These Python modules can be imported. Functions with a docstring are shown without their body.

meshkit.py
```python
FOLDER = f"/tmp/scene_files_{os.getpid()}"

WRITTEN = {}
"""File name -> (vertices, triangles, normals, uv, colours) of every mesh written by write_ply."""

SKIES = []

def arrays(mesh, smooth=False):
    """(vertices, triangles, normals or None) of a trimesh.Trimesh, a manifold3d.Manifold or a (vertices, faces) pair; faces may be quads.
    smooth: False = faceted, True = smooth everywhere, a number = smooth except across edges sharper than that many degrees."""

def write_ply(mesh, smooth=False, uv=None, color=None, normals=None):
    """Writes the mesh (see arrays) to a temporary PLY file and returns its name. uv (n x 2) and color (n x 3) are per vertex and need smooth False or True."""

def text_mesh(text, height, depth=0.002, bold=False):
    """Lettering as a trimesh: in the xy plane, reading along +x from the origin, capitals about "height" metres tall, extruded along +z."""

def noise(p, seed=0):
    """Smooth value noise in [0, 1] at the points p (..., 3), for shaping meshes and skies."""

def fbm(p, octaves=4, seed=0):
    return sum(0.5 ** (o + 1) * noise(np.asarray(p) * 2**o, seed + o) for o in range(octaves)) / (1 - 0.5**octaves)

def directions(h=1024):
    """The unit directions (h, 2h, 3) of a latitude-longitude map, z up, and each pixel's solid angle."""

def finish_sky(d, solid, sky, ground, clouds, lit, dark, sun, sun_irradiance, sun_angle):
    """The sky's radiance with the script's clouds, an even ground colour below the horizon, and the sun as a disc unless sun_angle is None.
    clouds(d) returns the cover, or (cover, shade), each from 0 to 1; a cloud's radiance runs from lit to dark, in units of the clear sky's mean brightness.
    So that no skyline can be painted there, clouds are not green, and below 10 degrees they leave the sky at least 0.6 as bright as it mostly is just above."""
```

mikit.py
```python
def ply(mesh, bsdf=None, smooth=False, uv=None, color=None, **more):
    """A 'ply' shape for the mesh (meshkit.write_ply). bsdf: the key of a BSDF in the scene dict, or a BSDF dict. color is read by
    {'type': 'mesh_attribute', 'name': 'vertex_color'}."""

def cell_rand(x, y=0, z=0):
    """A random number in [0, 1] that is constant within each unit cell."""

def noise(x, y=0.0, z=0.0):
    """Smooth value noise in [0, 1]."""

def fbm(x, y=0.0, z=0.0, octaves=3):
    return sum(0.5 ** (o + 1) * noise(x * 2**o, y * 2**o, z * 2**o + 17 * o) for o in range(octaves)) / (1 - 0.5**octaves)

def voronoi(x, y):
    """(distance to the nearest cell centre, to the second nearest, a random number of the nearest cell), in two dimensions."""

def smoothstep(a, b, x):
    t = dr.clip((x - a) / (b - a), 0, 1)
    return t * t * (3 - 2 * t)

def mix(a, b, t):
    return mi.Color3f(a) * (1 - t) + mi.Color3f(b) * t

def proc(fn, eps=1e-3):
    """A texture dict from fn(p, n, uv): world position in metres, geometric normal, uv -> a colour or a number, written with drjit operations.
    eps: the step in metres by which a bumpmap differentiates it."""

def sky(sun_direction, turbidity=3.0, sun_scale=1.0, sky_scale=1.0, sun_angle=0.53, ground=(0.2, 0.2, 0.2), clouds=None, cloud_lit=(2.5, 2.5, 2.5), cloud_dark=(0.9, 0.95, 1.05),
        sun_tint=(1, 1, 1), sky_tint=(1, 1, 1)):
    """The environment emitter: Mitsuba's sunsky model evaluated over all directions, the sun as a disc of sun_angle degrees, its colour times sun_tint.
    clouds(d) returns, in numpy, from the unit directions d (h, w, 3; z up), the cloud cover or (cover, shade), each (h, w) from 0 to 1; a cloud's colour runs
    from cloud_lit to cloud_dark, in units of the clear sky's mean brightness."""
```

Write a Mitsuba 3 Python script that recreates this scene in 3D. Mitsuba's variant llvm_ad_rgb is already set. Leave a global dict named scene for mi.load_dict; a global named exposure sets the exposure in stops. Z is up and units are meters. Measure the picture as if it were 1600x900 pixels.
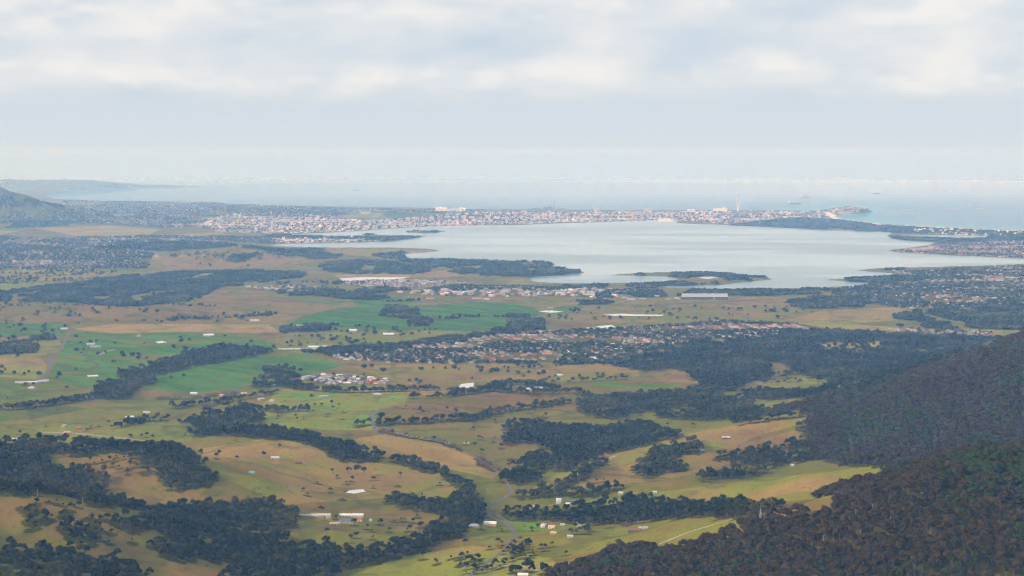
import math
import numpy as np, mitsuba as mi, drjit as dr, trimesh, shapely
import meshkit, mikit
from scipy.spatial import Delaunay, cKDTree
from mikit import fbm, noise, cell_rand, smoothstep, mix

# ------------------------------------------------------------------ camera, sky, exposure
T = mi.ScalarTransform4f
scene, labels = {}, {}
PITCH = math.atan(214 / 3125)
scene['camera'] = {'type': 'perspective', 'fov': math.degrees(2 * math.atan(800 / 3125)), 'fov_axis': 'x', 'near_clip': 5.0, 'far_clip': 300000.0,
    'to_world': T().look_at(origin=[0, 0, 700.0], target=[0, math.cos(PITCH), 700.0 - math.sin(PITCH)], up=[0, 0, 1]),
    'medium': {'type': 'ref', 'id': 'haze_air'}}
exposure = 2.2

def cloud_cover(d):
    """Layered stratocumulus over the sea: streaky banks with paler tops and blue grey undersides."""
    x, y, z = d[..., 0], d[..., 1], np.maximum(d[..., 2], 0.0)
    el = np.degrees(np.arcsin(z)); az = np.degrees(np.arctan2(x, y))
    o = 0 * el
    warp = meshkit.fbm(np.stack([az / 6.0, el * .9, o + 5], -1), 4, 3) - .5
    f = meshkit.fbm(np.stack([az / 2.5 + warp, el * 1.3 + warp, o + 1.7], -1), 5, 11) - .5
    puff = meshkit.fbm(np.stack([az / 1.5, el * 2.4 + .12 * az, o + 8], -1), 4, 21)
    bank = np.cos((el + warp * .9 - 2.0 - .012 * az) * 2 * np.pi / (1.9 + .03 * el))      # layered banks, one above another
    up = np.clip((el - 1.25) / .7, 0, 1)
    shade = .62 - up * (.19 + .09 * bank + 1.5 * f + .9 * (np.clip(puff, .5, .75) - .5) * (1 + bank))
    cover = .93 + .07 * np.clip(1.6 - el, 0, 1)
    return cover, np.clip(shade, 0, 1)

SUN = (-.88, -.38, .42)
scene['sky'] = mikit.sky(SUN, turbidity=3, sun_scale=1.2, sun_angle=6, clouds=cloud_cover, cloud_lit=(2.72, 2.62, 2.52), cloud_dark=(1.47, 1.85, 2.24), sun_tint=(.95, .92, 1.12), ground=(.17, .125, .12), sky_tint=(.9, 1.0, 1.12))
# the air: one closed box of haze round the whole place, the shortest wavelengths scattered most
scene['haze_air'] = {'type': 'homogeneous', 'albedo': {'type': 'rgb', 'value': [.87, .905, .98]},
    'sigma_t': {'type': 'rgb', 'value': [1.1e-5, 2.25e-5, 4.2e-5]}}
scene['haze'] = {'type': 'cube', 'to_world': T().translate([0, 51000, -1]).scale([58000, 55000, 741]), 'bsdf': {'type': 'null'}, 'interior': {'type': 'ref', 'id': 'haze_air'}}
labels['haze'] = {'label': 'blue sea haze that thickens towards the horizon', 'category': 'haze', 'kind': 'stuff'}

# ------------------------------------------------------------------ the layout of the valley, metres east (x) and north (y) of the lookout
RE = 7.3e6          # earth radius, refraction included
CAM_Z = 700.0

def drop(x, y):
    return (x * x + y * y) / (2 * RE)

def ridge(x, y, pts):
    """Height of a ridge along a polyline of (x, y, crest height, half width)."""
    best, val = np.full(x.shape, 1e30), np.zeros(x.shape)
    for a, b in zip(pts[:-1], pts[1:]):
        dx, dy = b[0] - a[0], b[1] - a[1]
        t = np.clip(((x - a[0]) * dx + (y - a[1]) * dy) / (dx * dx + dy * dy), 0, 1)
        q = np.hypot(x - a[0] - t * dx, y - a[1] - t * dy) / (a[3] + t * (b[3] - a[3]))
        v = (a[2] + t * (b[2] - a[2])) * np.exp(-q ** 2)
        val = np.maximum(val, v)
    return val

def height(x, y):
    """Elevation of the land above the (curved) level of the sea."""
    x, y = np.asarray(x, float), np.asarray(y, float)
    r = np.hypot(x, y)
    base = np.interp(r, [0, 1500, 3000, 4500, 6000, 8000, 10300, 12000, 40000], [150, 110, 80, 45, 27, 14, 5, 4, 4])
    s = np.zeros(x.shape)
    for pts in RIDGES:
        s = s + np.maximum(ridge(x, y, pts) - 0.0, 0) ** 3
    near = np.clip((9500 - r) / 4000, 0, 1)
    p = np.stack([x / 420, y / 420, np.zeros(x.shape)], -1)
    und = (meshkit.fbm(p, 3, 5) - 0.5) * 44 * near + (meshkit.fbm(p * 2.6 + 9, 3, 15) - 0.5) * 24 * np.clip((6500 - r) / 3000, 0, 1)
    hill = np.cbrt(s)
    return base + hill + und + (meshkit.fbm(p * 1.6 + 3, 3, 25) - 0.5) * np.clip(hill - 40, 0, 200) * np.where(r > 15000, .12, .46)

RIDGES = [
 [[1867,5291,301.3,600],[1427,4827,214.4,540],[1146,4452,166.2,460],[1018,4519,106.6,400],[867,4484,51.8,340],[747,4456,23.2,280],[646,4450,4.9,220]],
 [[901,2544,304.0,480],[675,2615,219.0,450],[602,2743,174.2,410],[494,2832,120.5,360],[357,2907,68.6,300],[187,2893,30.0,240],[64,2824,6.5,200]],
 [[-1154,3578,127.7,420],[-954,3697,94.1,330],[-846,3643,87.3,300],[-702,3629,81.2,280],[-601,3728,63.1,240],[-537,3657,41.2,180]],
 [[-918,2842,149.7,320],[-792,2920,120.6,360],[-706,2952,105.8,300],[-636,2983,81.2,260],[-539,2869,33.4,200]],
 [[701,4440,79.9,240],[452,4251,57.8,230],[263,4076,35.3,200],[125,3880,15.6,170],[36,3725,1.0,140]],
 [[679,3506,83.3,210],[563,3489,70.5,210],[454,3517,54.7,200],[347,3578,31.9,180],[213,3664,1.0,150]],
 [[444,3055,72.0,180],[385,3137,48.7,170],[210,3244,23.9,160],[63,3272,6.4,130]],
 [[-639,4215,21.5,260],[-516,4207,32.9,260],[-381,4215,20.7,240]],
 [[-287,4957,15.6,260],[-66,5160,24.9,280],[138,5358,20.3,260]],
 [[-1950,12949,58.0,420],[-1797,13203,88.0,380],[-1593,13087,68.0,400],[-1371,12971,36.0,400]],
 [[-2793,14063,36.0,500],[-2505,14221,56.0,500],[-2195,14277,58.0,450]],
 [[-2180,8489,31.0,330],[-1960,8481,36.8,330],[-1706,8435,34.4,330],[-1543,8585,28.8,300]],
 [[-6009,19600,637.4,800],[-5432,19767,472.7,750],[-5079,19861,332.1,650],[-4912,20212,242.0,560],[-4634,20995,144.8,450]],
 [[-13489,43978,336.3,1500],[-11393,44567,215.8,1400],[-10816,45738,191.1,1300],[-10121,46921,195.6,1200],[-9573,47546,114.3,1100],[-8782,48207,61.1,1000],[-7502,49940,1.0,800]],
 [[-1807,21725,49.0,300],[-1475,21951,77.6,350],[-1140,22271,61.9,350]],
 [[-863,22483,56.1,350],[-578,22593,46.0,350]],
 [[3838,23995,39.6,220],[4057,24162,74.0,260],[4262,24228,49.3,240]],
 [[-3275,23271,95.2,600],[-2982,23310,109.0,600],[-2688,23346,78.2,500]],
]
LAKE = [
 [-2001,17362,-1695,17649,-1567,17796,-1391,18099,-977,19078,-684,19429,-377,19610,0,19609,652,20371,1064,20776,1343,20985,1500,21307,1755,21094,1669,20375,1823,19989,2082,19710,2455,19175,2749,18669,2924,18268,3160,18114,3376,17812,3293,17374,3196,17093,3131,16432,3189,16061,3360,15824,3176,15257,2935,14780,2718,14429,2719,14143,2827,14005,2958,13781,3139,13608,3529,13112,3445,12799,3134,12535,2947,12425,2257,12140,2064,11904,2108,11742,2234,11616,2180,11430,2056,11250,1887,11105,1737,10991,1840,10825,1961,10691,1858,10534,1665,10381,1484,10282,1247,10232,987,10256,808,10280,771,10455,943,10506,1120,10584,1246,10796,1350,10934,1442,11046,1421,11367,1271,11488,1269,11643,1170,11770,978,11738,744,11610,646,11517,557,11425,729,11365,870,11306,926,11188,929,11016,835,10850,689,10741,480,10688,240,10687,121,10795,89,11072,109,11305,256,11395,427,11673,399,11866,329,12066,244,12273,274,12560,206,12861,0,12938,-167,13017,-420,13096,-633,13177,-723,13425,-746,13859,-630,14041,-514,14322,-609,14616,-754,14717,-949,14820,-1329,14821,-1530,14925,-1781,15032,-1862,15301,-1740,15523,-1497,15579,-1206,15692,-1016,15867,-918,15926,-911,16168,-798,16609,-713,16873,-875,17077,-1094,17077,-1410,16943,-1977,17151],
]
ISLANDS = [
 [-965,17944,-880,18333,-579,18097,-681,17718,-876,17645],
 [-1312,17287,-1266,17573,-1151,17286,-1214,17078],
]
CHANNEL = [
 [3297,17163,3848,17170,4107,17104,3881,16377,3709,16313,3703,16762,3502,16826],
]
ISLETS = [
 [4384,24340,4845,25245,5176,25890,5309,25731,4977,25094,4568,24201],
 [5366,25573,5568,25901,5670,26069,5801,25908,5529,25419],
 [5984,25980,6081,26149,6180,26320,6183,26085,6014,25753],
]
PONDS = [
 [333,7924,373,7962,398,7988,418,7832,384,7822,351,7805,340,7890],
 [-157,5664,-152,5705,-149,5769,-132,5791,-110,5806,-112,5672,-116,5623,-133,5637],
 [-957,11057,-860,11174,-573,11173,-628,10999,-836,10859,-925,10887],
 [387,8497,446,8522,479,8531,512,8506,545,8488,603,8479,645,8476,634,8405,554,8412,473,8415,432,8419],
 [112,8700,168,8749,228,8667,201,8648,166,8618],
 [-308,3657,-303,3681,-293,3689,-278,3697,-271,3670,-294,3643],
 [-1278,7140,-1265,7186,-1232,7128,-1256,7079],
 [2082,10386,2171,10412,2316,10464,2249,10311,2101,10235],
 [1039,11174,1120,11264,1161,11175,1076,11000],
 [133,6073,147,6100,158,6050,142,6039],
 [-381,5375,-365,5405,-346,5367,-361,5344],
]
COAST = [-19963,52046,-18466,51582,-16827,51110,-15229,50685,-13667,50303,-12136,49960,-10468,49621,-8991,49350,-7374,49086,-8165,48197,-9056,47220,-9512,43759,-9058,39080,-8332,35407,-7360,32419,-5828,30371,-4490,29873,-4139,29211,-4102,28189,-3715,27986,-2805,27401,-1535,26667,-328,25656,811,25340,1934,25193,3064,25208,3769,25067,4028,25699,4639,27627,4598,26039,4418,24485,4208,23914,3873,23368,3637,22601,3567,21774,3597,21009,3668,20105,4368,18691,4878,18139]
PADDOCKS = [
 ["green",0.95,0.5,[-899,7885,-890,7997,-877,8279,-847,8578,-834,8663,-797,8717,-742,8811,-688,8931,-647,8957,-626,8969,-584,8989,-521,9016,-347,9018,-261,9165,-193,9270,0,9146,20,9077,99,8832,137,8560,116,8491,94,8435,73,8371,32,8185,-7,7761,-25,7641,-43,7638,-80,7630,-153,7609,-189,7597,-207,7594,-226,7596,-244,7610,-263,7631,-281,7647,-300,7658,-318,7666,-336,7672,-372,7681,-427,7690,-445,7690,-498,7707,-533,7721,-604,7740,-677,7779,-732,7806,-769,7823,-842,7851,-861,7860,-880,7872]],
 ["green",0.9,0.5,[-776,9482,-491,9571,-415,9232,-436,9190,-521,9016,-607,9000,-691,8975]],
 ["green",0.85,0.5,[-1040,9394,-841,9323,-776,9301,-784,9052,-831,9059,-948,9093]],
 ["dry",0.16,0.5,[-1509,10006,-1187,10003,-1030,9304,-953,9212,-904,9158,-830,9075,-758,9001,-734,8972,-765,8826,-797,8713,-830,8615,-845,8563,-860,8507,-888,8382,-896,8273,-902,8139,-908,8024,-916,7924,-956,7963,-996,7995,-1055,8032,-1094,8051,-1113,8058,-1139,8112,-1241,8290,-1317,8405,-1368,8478,-1395,8520,-1421,8797,-1463,9177]],
 ["dry",0.12,0.45,[-2623,9507,-2299,9682,-1932,9406,-1614,9314,-1571,9205,-1528,9086,-1444,8718,-1403,8604,-1370,8539,-1344,8490,-1241,8314,-1216,8266,-1139,8117,-1113,8058,-1150,8050,-1168,8044,-1238,8008,-1256,8001,-1327,7979,-1380,7956,-1415,7951,-1468,7941,-1504,7936,-1575,7929,-1611,7928,-1667,7932,-1724,7944,-1783,7963,-1882,8001,-1961,8026,-2000,8037,-2057,8045,-2169,8053,-2206,8054,-2224,8052]],
 ["green",0.75,0.5,[-2224,8052,-2187,8052,-2072,8040,-2034,8035,-1995,8027,-1955,8013,-1873,7982,-1812,7953,-1772,7937,-1681,7508,-1739,7445,-1784,7403,-1869,7393,-1935,7382,-1968,7375,-2033,7356]],
 ["straw",0.1,0.75,[-1706,7722,-1680,7774,-1666,7795,-1635,7832,-1604,7865,-1589,7886,-1575,7912,-1491,7940,-1407,7973,-1338,7993,-1285,8001,-1248,8001,-1231,8003,-1178,8014,-1160,8016,-1123,8014,-1086,8007,-1048,7995,-1010,7978,-971,7957,-935,7796,-879,7600,-917,7592,-936,7586,-973,7568,-1008,7567,-1061,7563,-1114,7562,-1149,7558,-1201,7545,-1218,7542,-1235,7540,-1252,7531,-1285,7522,-1423,7500,-1474,7489,-1491,7484,-1535,7521,-1557,7543,-1605,7594,-1630,7626,-1657,7664,-1682,7697]],
 ["green",0.82,0.55,[-1652,7507,-1561,7487,-1491,7484,-1357,7491,-1272,7484,-1255,7485,-1222,7492,-1156,7511,-1139,7515,-1071,7520,-1054,7523,-1003,7535,-969,7540,-933,7381,-862,7045,-834,6933,-805,6806,-820,6793,-852,6774,-931,6738,-959,6717,-972,6703,-984,6686,-1020,6626,-1058,6581,-1077,6505,-1142,6344,-1156,6261,-1161,6215,-1166,6090,-1157,5979,-1142,5724,-1141,5657,-1137,5579,-1137,5521,-1153,5538,-1189,5588,-1225,5634,-1244,5663,-1266,5703,-1295,5776,-1338,5848,-1357,5874,-1380,5914,-1445,6254,-1470,6394,-1593,7132]],
 ["green",0.92,0.55,[-1081,5871,-1076,5920,-1077,5998,-1071,6040,-1042,6187,-1024,6244,-1012,6262,-1002,6286,-971,6377,-949,6428,-925,6472,-914,6499,-903,6532,-874,6548,-860,6555,-800,6575,-741,6602,-711,6606,-680,6606,-659,6558,-640,6518,-623,6491,-524,6387,-547,6309,-568,6218,-579,6181,-599,6090,-620,6023,-644,5984,-666,5928,-678,5909,-702,5879,-713,5857,-723,5831,-734,5811,-746,5797,-756,5768,-778,5723,-789,5698,-812,5685,-837,5676,-872,5658,-895,5642,-906,5631,-933,5630,-961,5635,-1044,5640]],
 ["straw",0.35,0.75,[-1828,6613,-1780,6602,-1765,6600,-1690,6602,-1675,6600,-1596,6583,-1566,6580,-1493,6395,-1434,6106,-1426,6010,-1422,5934,-1439,5945,-1454,5952,-1469,5957,-1498,5960,-1553,5963,-1568,5966,-1583,5972,-1600,5981,-1652,6021,-1668,6030]],
 ["olive",0.62,0.5,[-1586,5729,-1572,5730,-1547,5737,-1535,5743,-1524,5752,-1494,5793,-1484,5810,-1477,5836,-1468,5853,-1457,5864,-1444,5871,-1431,5874,-1389,5873,-1376,5874,-1337,5817,-1316,5780,-1290,5720,-1268,5677,-1249,5647,-1164,5532,-1148,5515,-1134,5503,-1136,5426,-1156,5405,-1187,5378,-1197,5364,-1223,5263,-1231,5245,-1240,5231,-1250,5219,-1270,5199,-1280,5191,-1301,5177,-1323,5169,-1358,5165,-1369,5160,-1378,5151,-1387,5136,-1398,5088,-1406,5077]],
 ["green",0.8,0.45,[-1382,4987,-1338,4997,-1303,4999,-1292,5001,-1271,5010,-1261,5019,-1254,5040,-1250,5070,-1244,5094,-1227,5122,-1188,5164,-1180,5180,-1172,5201,-1157,5190,-1142,5184,-1098,5167,-1114,5127,-1134,5053,-1138,5022,-1145,5000,-1153,4984,-1180,4948,-1209,4930,-1237,4908,-1287,4884,-1317,4872,-1344,4850]],
 ["olive",0.5,0.6,[-1327,4787,-1302,4816,-1284,4832,-1259,4861,-1222,4891,-1196,4923,-1178,4941,-1151,4976,-1143,4990,-1136,5010,-1124,5065,-1111,5116,-1096,5157,-1141,5178,-1156,5187,-1172,5201,-1163,5213,-1132,5239,-1123,5250,-1087,5313,-1067,5335,-1057,5351,-1049,5373,-1040,5388,-1008,5422,-987,5442,-976,5450,-964,5456,-952,5458,-914,5459,-893,5250,-918,5191,-934,5148,-947,5091,-952,5052,-957,5022,-965,5004,-983,4975,-991,4959,-1000,4946,-1016,4914,-1023,4889,-1023,4836,-1029,4812,-1037,4796,-1045,4783,-1054,4772,-1064,4767,-1098,4767,-1140,4758,-1160,4748,-1188,4725,-1214,4699,-1221,4683,-1226,4659,-1246,4613,-1254,4601,-1271,4583]],
 ["olive",0.45,0.62,[-1266,4565,-1242,4595,-1234,4607,-1213,4650,-1207,4669,-1200,4684,-1182,4701,-1166,4724,-1157,4734,-1147,4741,-1127,4749,-1094,4753,-1072,4750,-1061,4752,-1051,4759,-1042,4770,-1026,4798,-1019,4818,-1014,4847,-1012,4895,-1004,4912,-987,4940,-803,4985,-677,4198,-706,4255,-718,4268,-729,4274,-739,4277,-759,4278,-768,4276,-786,4268,-805,4264,-835,4264,-854,4262,-759,3743,-758,3695,-771,3679,-811,3670,-846,3680,-871,3681,-889,3684,-916,3695,-962,3709,-969,3705,-975,3697,-985,3672,-991,3662,-997,3655,-1011,3646]],
 ["olive",0.6,0.75,[-664,5158,-660,5202,-655,5325,-651,5379,-650,5458,-623,5439,-596,5429,-583,5427,-520,5423,-481,5415,-469,5414,-443,5414,-419,5418,-405,5404,-391,5385,-377,5372,-325,5335,-285,5293,-272,5285,-273,5163,-271,5006,-281,4991,-289,4931,-318,4869,-328,4852,-338,4841,-310,4619,-364,4631,-407,4628,-440,4634,-524,4627,-535,4628,-546,4632,-569,4645,-609,4847,-644,5058]],
 ["straw",0.2,0.7,[-657,5668,-587,5703,-559,5671,-545,5661,-531,5654,-518,5651,-505,5648,-493,5648,-480,5650,-456,5662,-443,5663,-430,5660,-410,5566,-384,5544,-370,5523,-356,5495,-342,5478,-329,5467,-316,5459,-225,5416,-212,5416,-200,5422,-187,5425,-175,5421,-188,5304,-237,5298,-262,5300,-287,5306,-300,5322,-313,5335,-366,5382,-407,5429,-420,5440,-445,5434,-469,5431,-482,5431,-520,5438,-570,5438,-582,5441,-621,5457,-635,5464,-649,5475]],
 ["dry",0.2,0.6,[-507,6308,-494,6319,-452,6346,-424,6361,-409,6366,-395,6368,-336,6369,-307,6373,-206,6399,-177,6404,-118,6427,-103,6432,-89,6434,-59,6434,-15,6424,0,6423,15,6424,89,6436,207,6440,238,6445,269,6446,331,6439,362,6441,394,6446,394,6329,380,5910,353,5896,325,5884,284,5860,270,5854,203,5838,150,5836,110,5856,96,5860,69,5865,42,5865,15,5862,1,5858,-13,5844,-26,5823,-40,5816,-80,5808,-93,5803,-107,5801,-121,5795,-134,5786,-161,5758,-174,5749,-187,5745,-201,5743,-242,5745,-296,5757,-332,5856,-349,5900,-367,5935,-384,5963,-400,5996,-433,6077,-471,6209]],
 ["olive",0.6,0.65,[-208,5877,-180,5883,-137,5889,-123,5894,-109,5902,-81,5924,-38,5950,-57,5902,-75,5843,-117,5816,-131,5804,-144,5785,-157,5756,-171,5735,-184,5723]],
 ["dry",0.08,0.42,[-312,4768,-293,4824,-275,4907,-268,4973,-259,5024,-247,5021,-235,5022,-212,5035,-200,5045,-189,5068,-179,5108,-167,5129,-144,5152,-120,5168,-96,5212,-84,5242,-73,5279,-61,5294,-48,5304,-24,5316,26,5331,51,5340,63,5348,88,5371,101,5379,114,5384,139,5390,150,5163,126,5118,114,5099,90,5053,79,5041,56,5023,33,5002,22,4989,0,4954,-11,4940,-87,4858,-98,4840,-108,4815,-118,4797,-160,4749,-180,4728,-201,4711,-242,4684,-272,4658,-292,4644]],
 ["green",0.85,0.6,[233,5784,271,5757,284,5750,297,5747,336,5742,388,5728,478,5713,466,5610,440,5614,414,5610,374,5607,308,5597,282,5597,243,5601]],
 ["olive",0.4,0.5,[-259,4599,-250,4608,-230,4637,-149,4714,-118,4755,-97,4780,-87,4796,-65,4836,-44,4862,-33,4882,0,4918,12,4924,36,4939,72,4957,84,4961,120,4962,144,4968,156,4949,168,4934,181,4924,206,4908,229,4927,240,4934,263,4944,297,4964,320,4972,331,4963,353,4942,374,4926,418,4900,473,4876,493,4858,503,4846,513,4827,521,4799,529,4777,545,4722,554,4703,562,4678,530,4332,519,4322,498,4310,476,4292,455,4279,435,4282,425,4279,414,4271,393,4263,373,4260,363,4263,353,4270,307,4322,299,4352,298,4502,289,4518,279,4528,268,4532,258,4534,237,4533,226,4529,193,4503,161,4489,118,4460,86,4444,66,4396,19,4323,-18,4254,-27,4232,-46,4251,-85,4276,-104,4293,-114,4300,-153,4319,-172,4347,-182,4367,-194,4416,-204,4449,-215,4466,-236,4513]],
 ["straw",0.14,0.75,[-353,4295,-345,4321,-327,4359,-319,4398,-301,4452,-273,4513,-263,4541,-252,4520,-218,4482,-185,4455,-152,4408,-142,4389,-132,4365,-112,4326,-56,4218,-47,4187,-37,4089,-28,4029,-19,4000,-38,3908,-56,3923,-84,3941,-93,3951,-122,4001,-132,4031,-142,4042,-152,4058,-162,4078,-171,4087,-201,4104,-210,4108,-239,4110,-277,4084,-286,4081,-316,4081,-323,4108,-332,4155]],
 ["olive",0.32,0.66,[455,4279,476,4287,496,4299,517,4308,538,4319,560,4333,582,4350,614,4368,636,4382,646,4386,707,4392,694,4369,670,4334,633,4271,610,4253,556,4218,512,4178,489,4146,445,4095,434,4079,403,4055,383,4044,364,4036,315,4019,296,4007,286,4003,258,3997,219,3983,210,3978,200,3969,190,3957,169,3910,160,3897,131,3871,122,3838,104,3804,69,3710,52,3677,35,3636,26,3682,33,3701,48,3751,64,3823,73,3877,89,3920,122,4021,132,4080,164,4186,174,4204,185,4216,205,4233,245,4260,267,4286,277,4295,287,4294,297,4289,343,4250,353,4245,362,4243,372,4244,414,4261,435,4278]],
 ["dry",0.06,0.55,[394,4061,446,4104,497,4141,529,4170,561,4196,582,4210,613,4226,603,4154,583,4140,542,4108,502,4072,472,4049,462,4039,401,3959,390,3943,380,3921,369,3906,298,3821,288,3799,277,3781,268,3772,251,3771,242,3769,215,3756,198,3751,163,3728,129,3728,120,3726,111,3714,74,3682,47,3652,55,3675,71,3709,80,3731,97,3783,105,3804,122,3838,131,3871,160,3893,169,3905,179,3921,190,3948,200,3963,210,3972,219,3977,276,3995,296,4004,315,4019,364,4043]],
 ["olive",0.42,0.68,[46,3571,63,3575,88,3586,114,3595,139,3608,156,3612,173,3609,189,3601,222,3580,237,3561,245,3556,262,3555,287,3564,305,3582,323,3595,332,3597,355,3583,363,3581,372,3581,380,3585,390,3594,399,3608,409,3616,417,3616,432,3603,440,3604,481,3864,501,3877,539,3894,496,3529,501,3504,507,3492,514,3485,543,3464,551,3460,558,3460,567,3464,617,3469,643,3476,660,3478,668,3481,649,3407,615,3387,582,3374,441,2624,435,2620,423,2617,410,2649,443,2910,425,2921,415,2943,409,2951,391,2967,386,2974,375,2998,369,3006,364,3021,400,3386,378,3396,364,3405,335,3431,292,3474,261,3496,229,3510,205,3526,165,3548,157,3551,148,3551,131,3547,115,3544,89,3557]],
 ["olive",0.52,0.6,[-105,3232,-98,3254,-92,3336,-46,3433,-22,3469,-6,3466,18,3451,42,3439,50,3434,66,3418,82,3413,113,3416,120,3413,128,3408,135,3400,142,3386,148,3345,155,3332,162,3311,183,3284,197,3270,219,3266,226,3261,240,3243,253,3221,256,3168,262,3143,274,3116,269,2977,275,2967,287,2955,321,2947,311,2798,316,2780,321,2769,332,2755,337,2745,336,2627,326,2646,321,2653,316,2658,293,2669,287,2674,261,2715,222,2761,181,2802,157,2834,119,2868,93,2885,86,2882,78,2878,71,2870,55,2840,49,2870,37,2908,24,2931,11,2951,4,2965,-10,3001,-17,3028,-37,3071,-52,3146,-60,3161,-89,3202]],
 ["olive",0.36,0.78,[-245,2803,-240,2816,-241,2906,-236,2923,-225,2946,-170,3029,-158,3054,-151,3061,-138,3073,-96,3094,-75,3107,-61,3121,-45,3071,-15,3030,14,2959,42,2916,56,2890,60,2824,74,2754,77,2695,85,2632,68,2654,50,2685,25,2712,-12,2743,-44,2757,-57,2766,-83,2794,-97,2806,-117,2834,-138,2851,-152,2869,-159,2872,-165,2872,-178,2867,-184,2862,-190,2848,-220,2815,-233,2807]],
 ["olive",0.5,0.65,[-376,3276,-362,3295,-342,3333,-328,3354,-262,3409,-247,3425,-240,3429,-232,3432,-201,3436,-177,3444,-162,3448,-150,3334,-140,3196,-155,3173,-170,3157,-192,3120,-199,3112,-218,3078,-237,3050,-251,3049,-280,3055,-316,3050,-325,3066,-354,3130]],
 ["straw",0.16,0.7,[-646,4088,-620,4099,-595,4113,-570,4130,-535,4147,-515,4143,-496,4142,-477,4144,-459,4150,-450,4156,-441,4165,-416,4204,-408,4213,-383,4147,-372,4122,-352,4091,-323,4055,-313,4040,-276,4033,-248,4025,-239,4024,-203,4026,-184,4022,-175,4018,-156,4004,-138,3983,-128,3975,-106,3736,-114,3709,-121,3658,-127,3581,-153,3575,-170,3576,-188,3582,-224,3602,-233,3604,-241,3600,-257,3590,-265,3583,-287,3549,-294,3540,-302,3534,-333,3516,-385,3472,-398,3452,-405,3440,-412,3431,-419,3425,-455,3406,-490,3382,-512,3370,-557,3561,-574,3650,-639,4053]],
 ["dry",0.1,0.45,[-813,2925,-798,2922,-790,2917,-772,2902,-757,2897,-695,2894,-676,2898,-658,2908,-607,2890,-593,2874,-521,2800,-533,2790,-555,2765,-577,2745,-589,2739,-606,2733,-636,2731,-648,2729,-688,2714,-722,2704,-749,2692]],
 ["dry",0.08,0.45,[-845,3638,-828,3638,-812,3639,-766,3657,-708,3659,-690,3650,-661,3629,-651,3624,-617,3621,-601,3623,-585,3629,-566,3602,-545,3562,-519,3532,-493,3513,-460,3491,-443,3483,-412,3472,-403,3465,-375,3409,-389,3396,-404,3387,-411,3385,-443,3384,-487,3362,-510,3354,-556,3409,-619,3470,-654,3492,-689,3500,-727,3517,-780,3553,-809,3580]],
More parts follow.
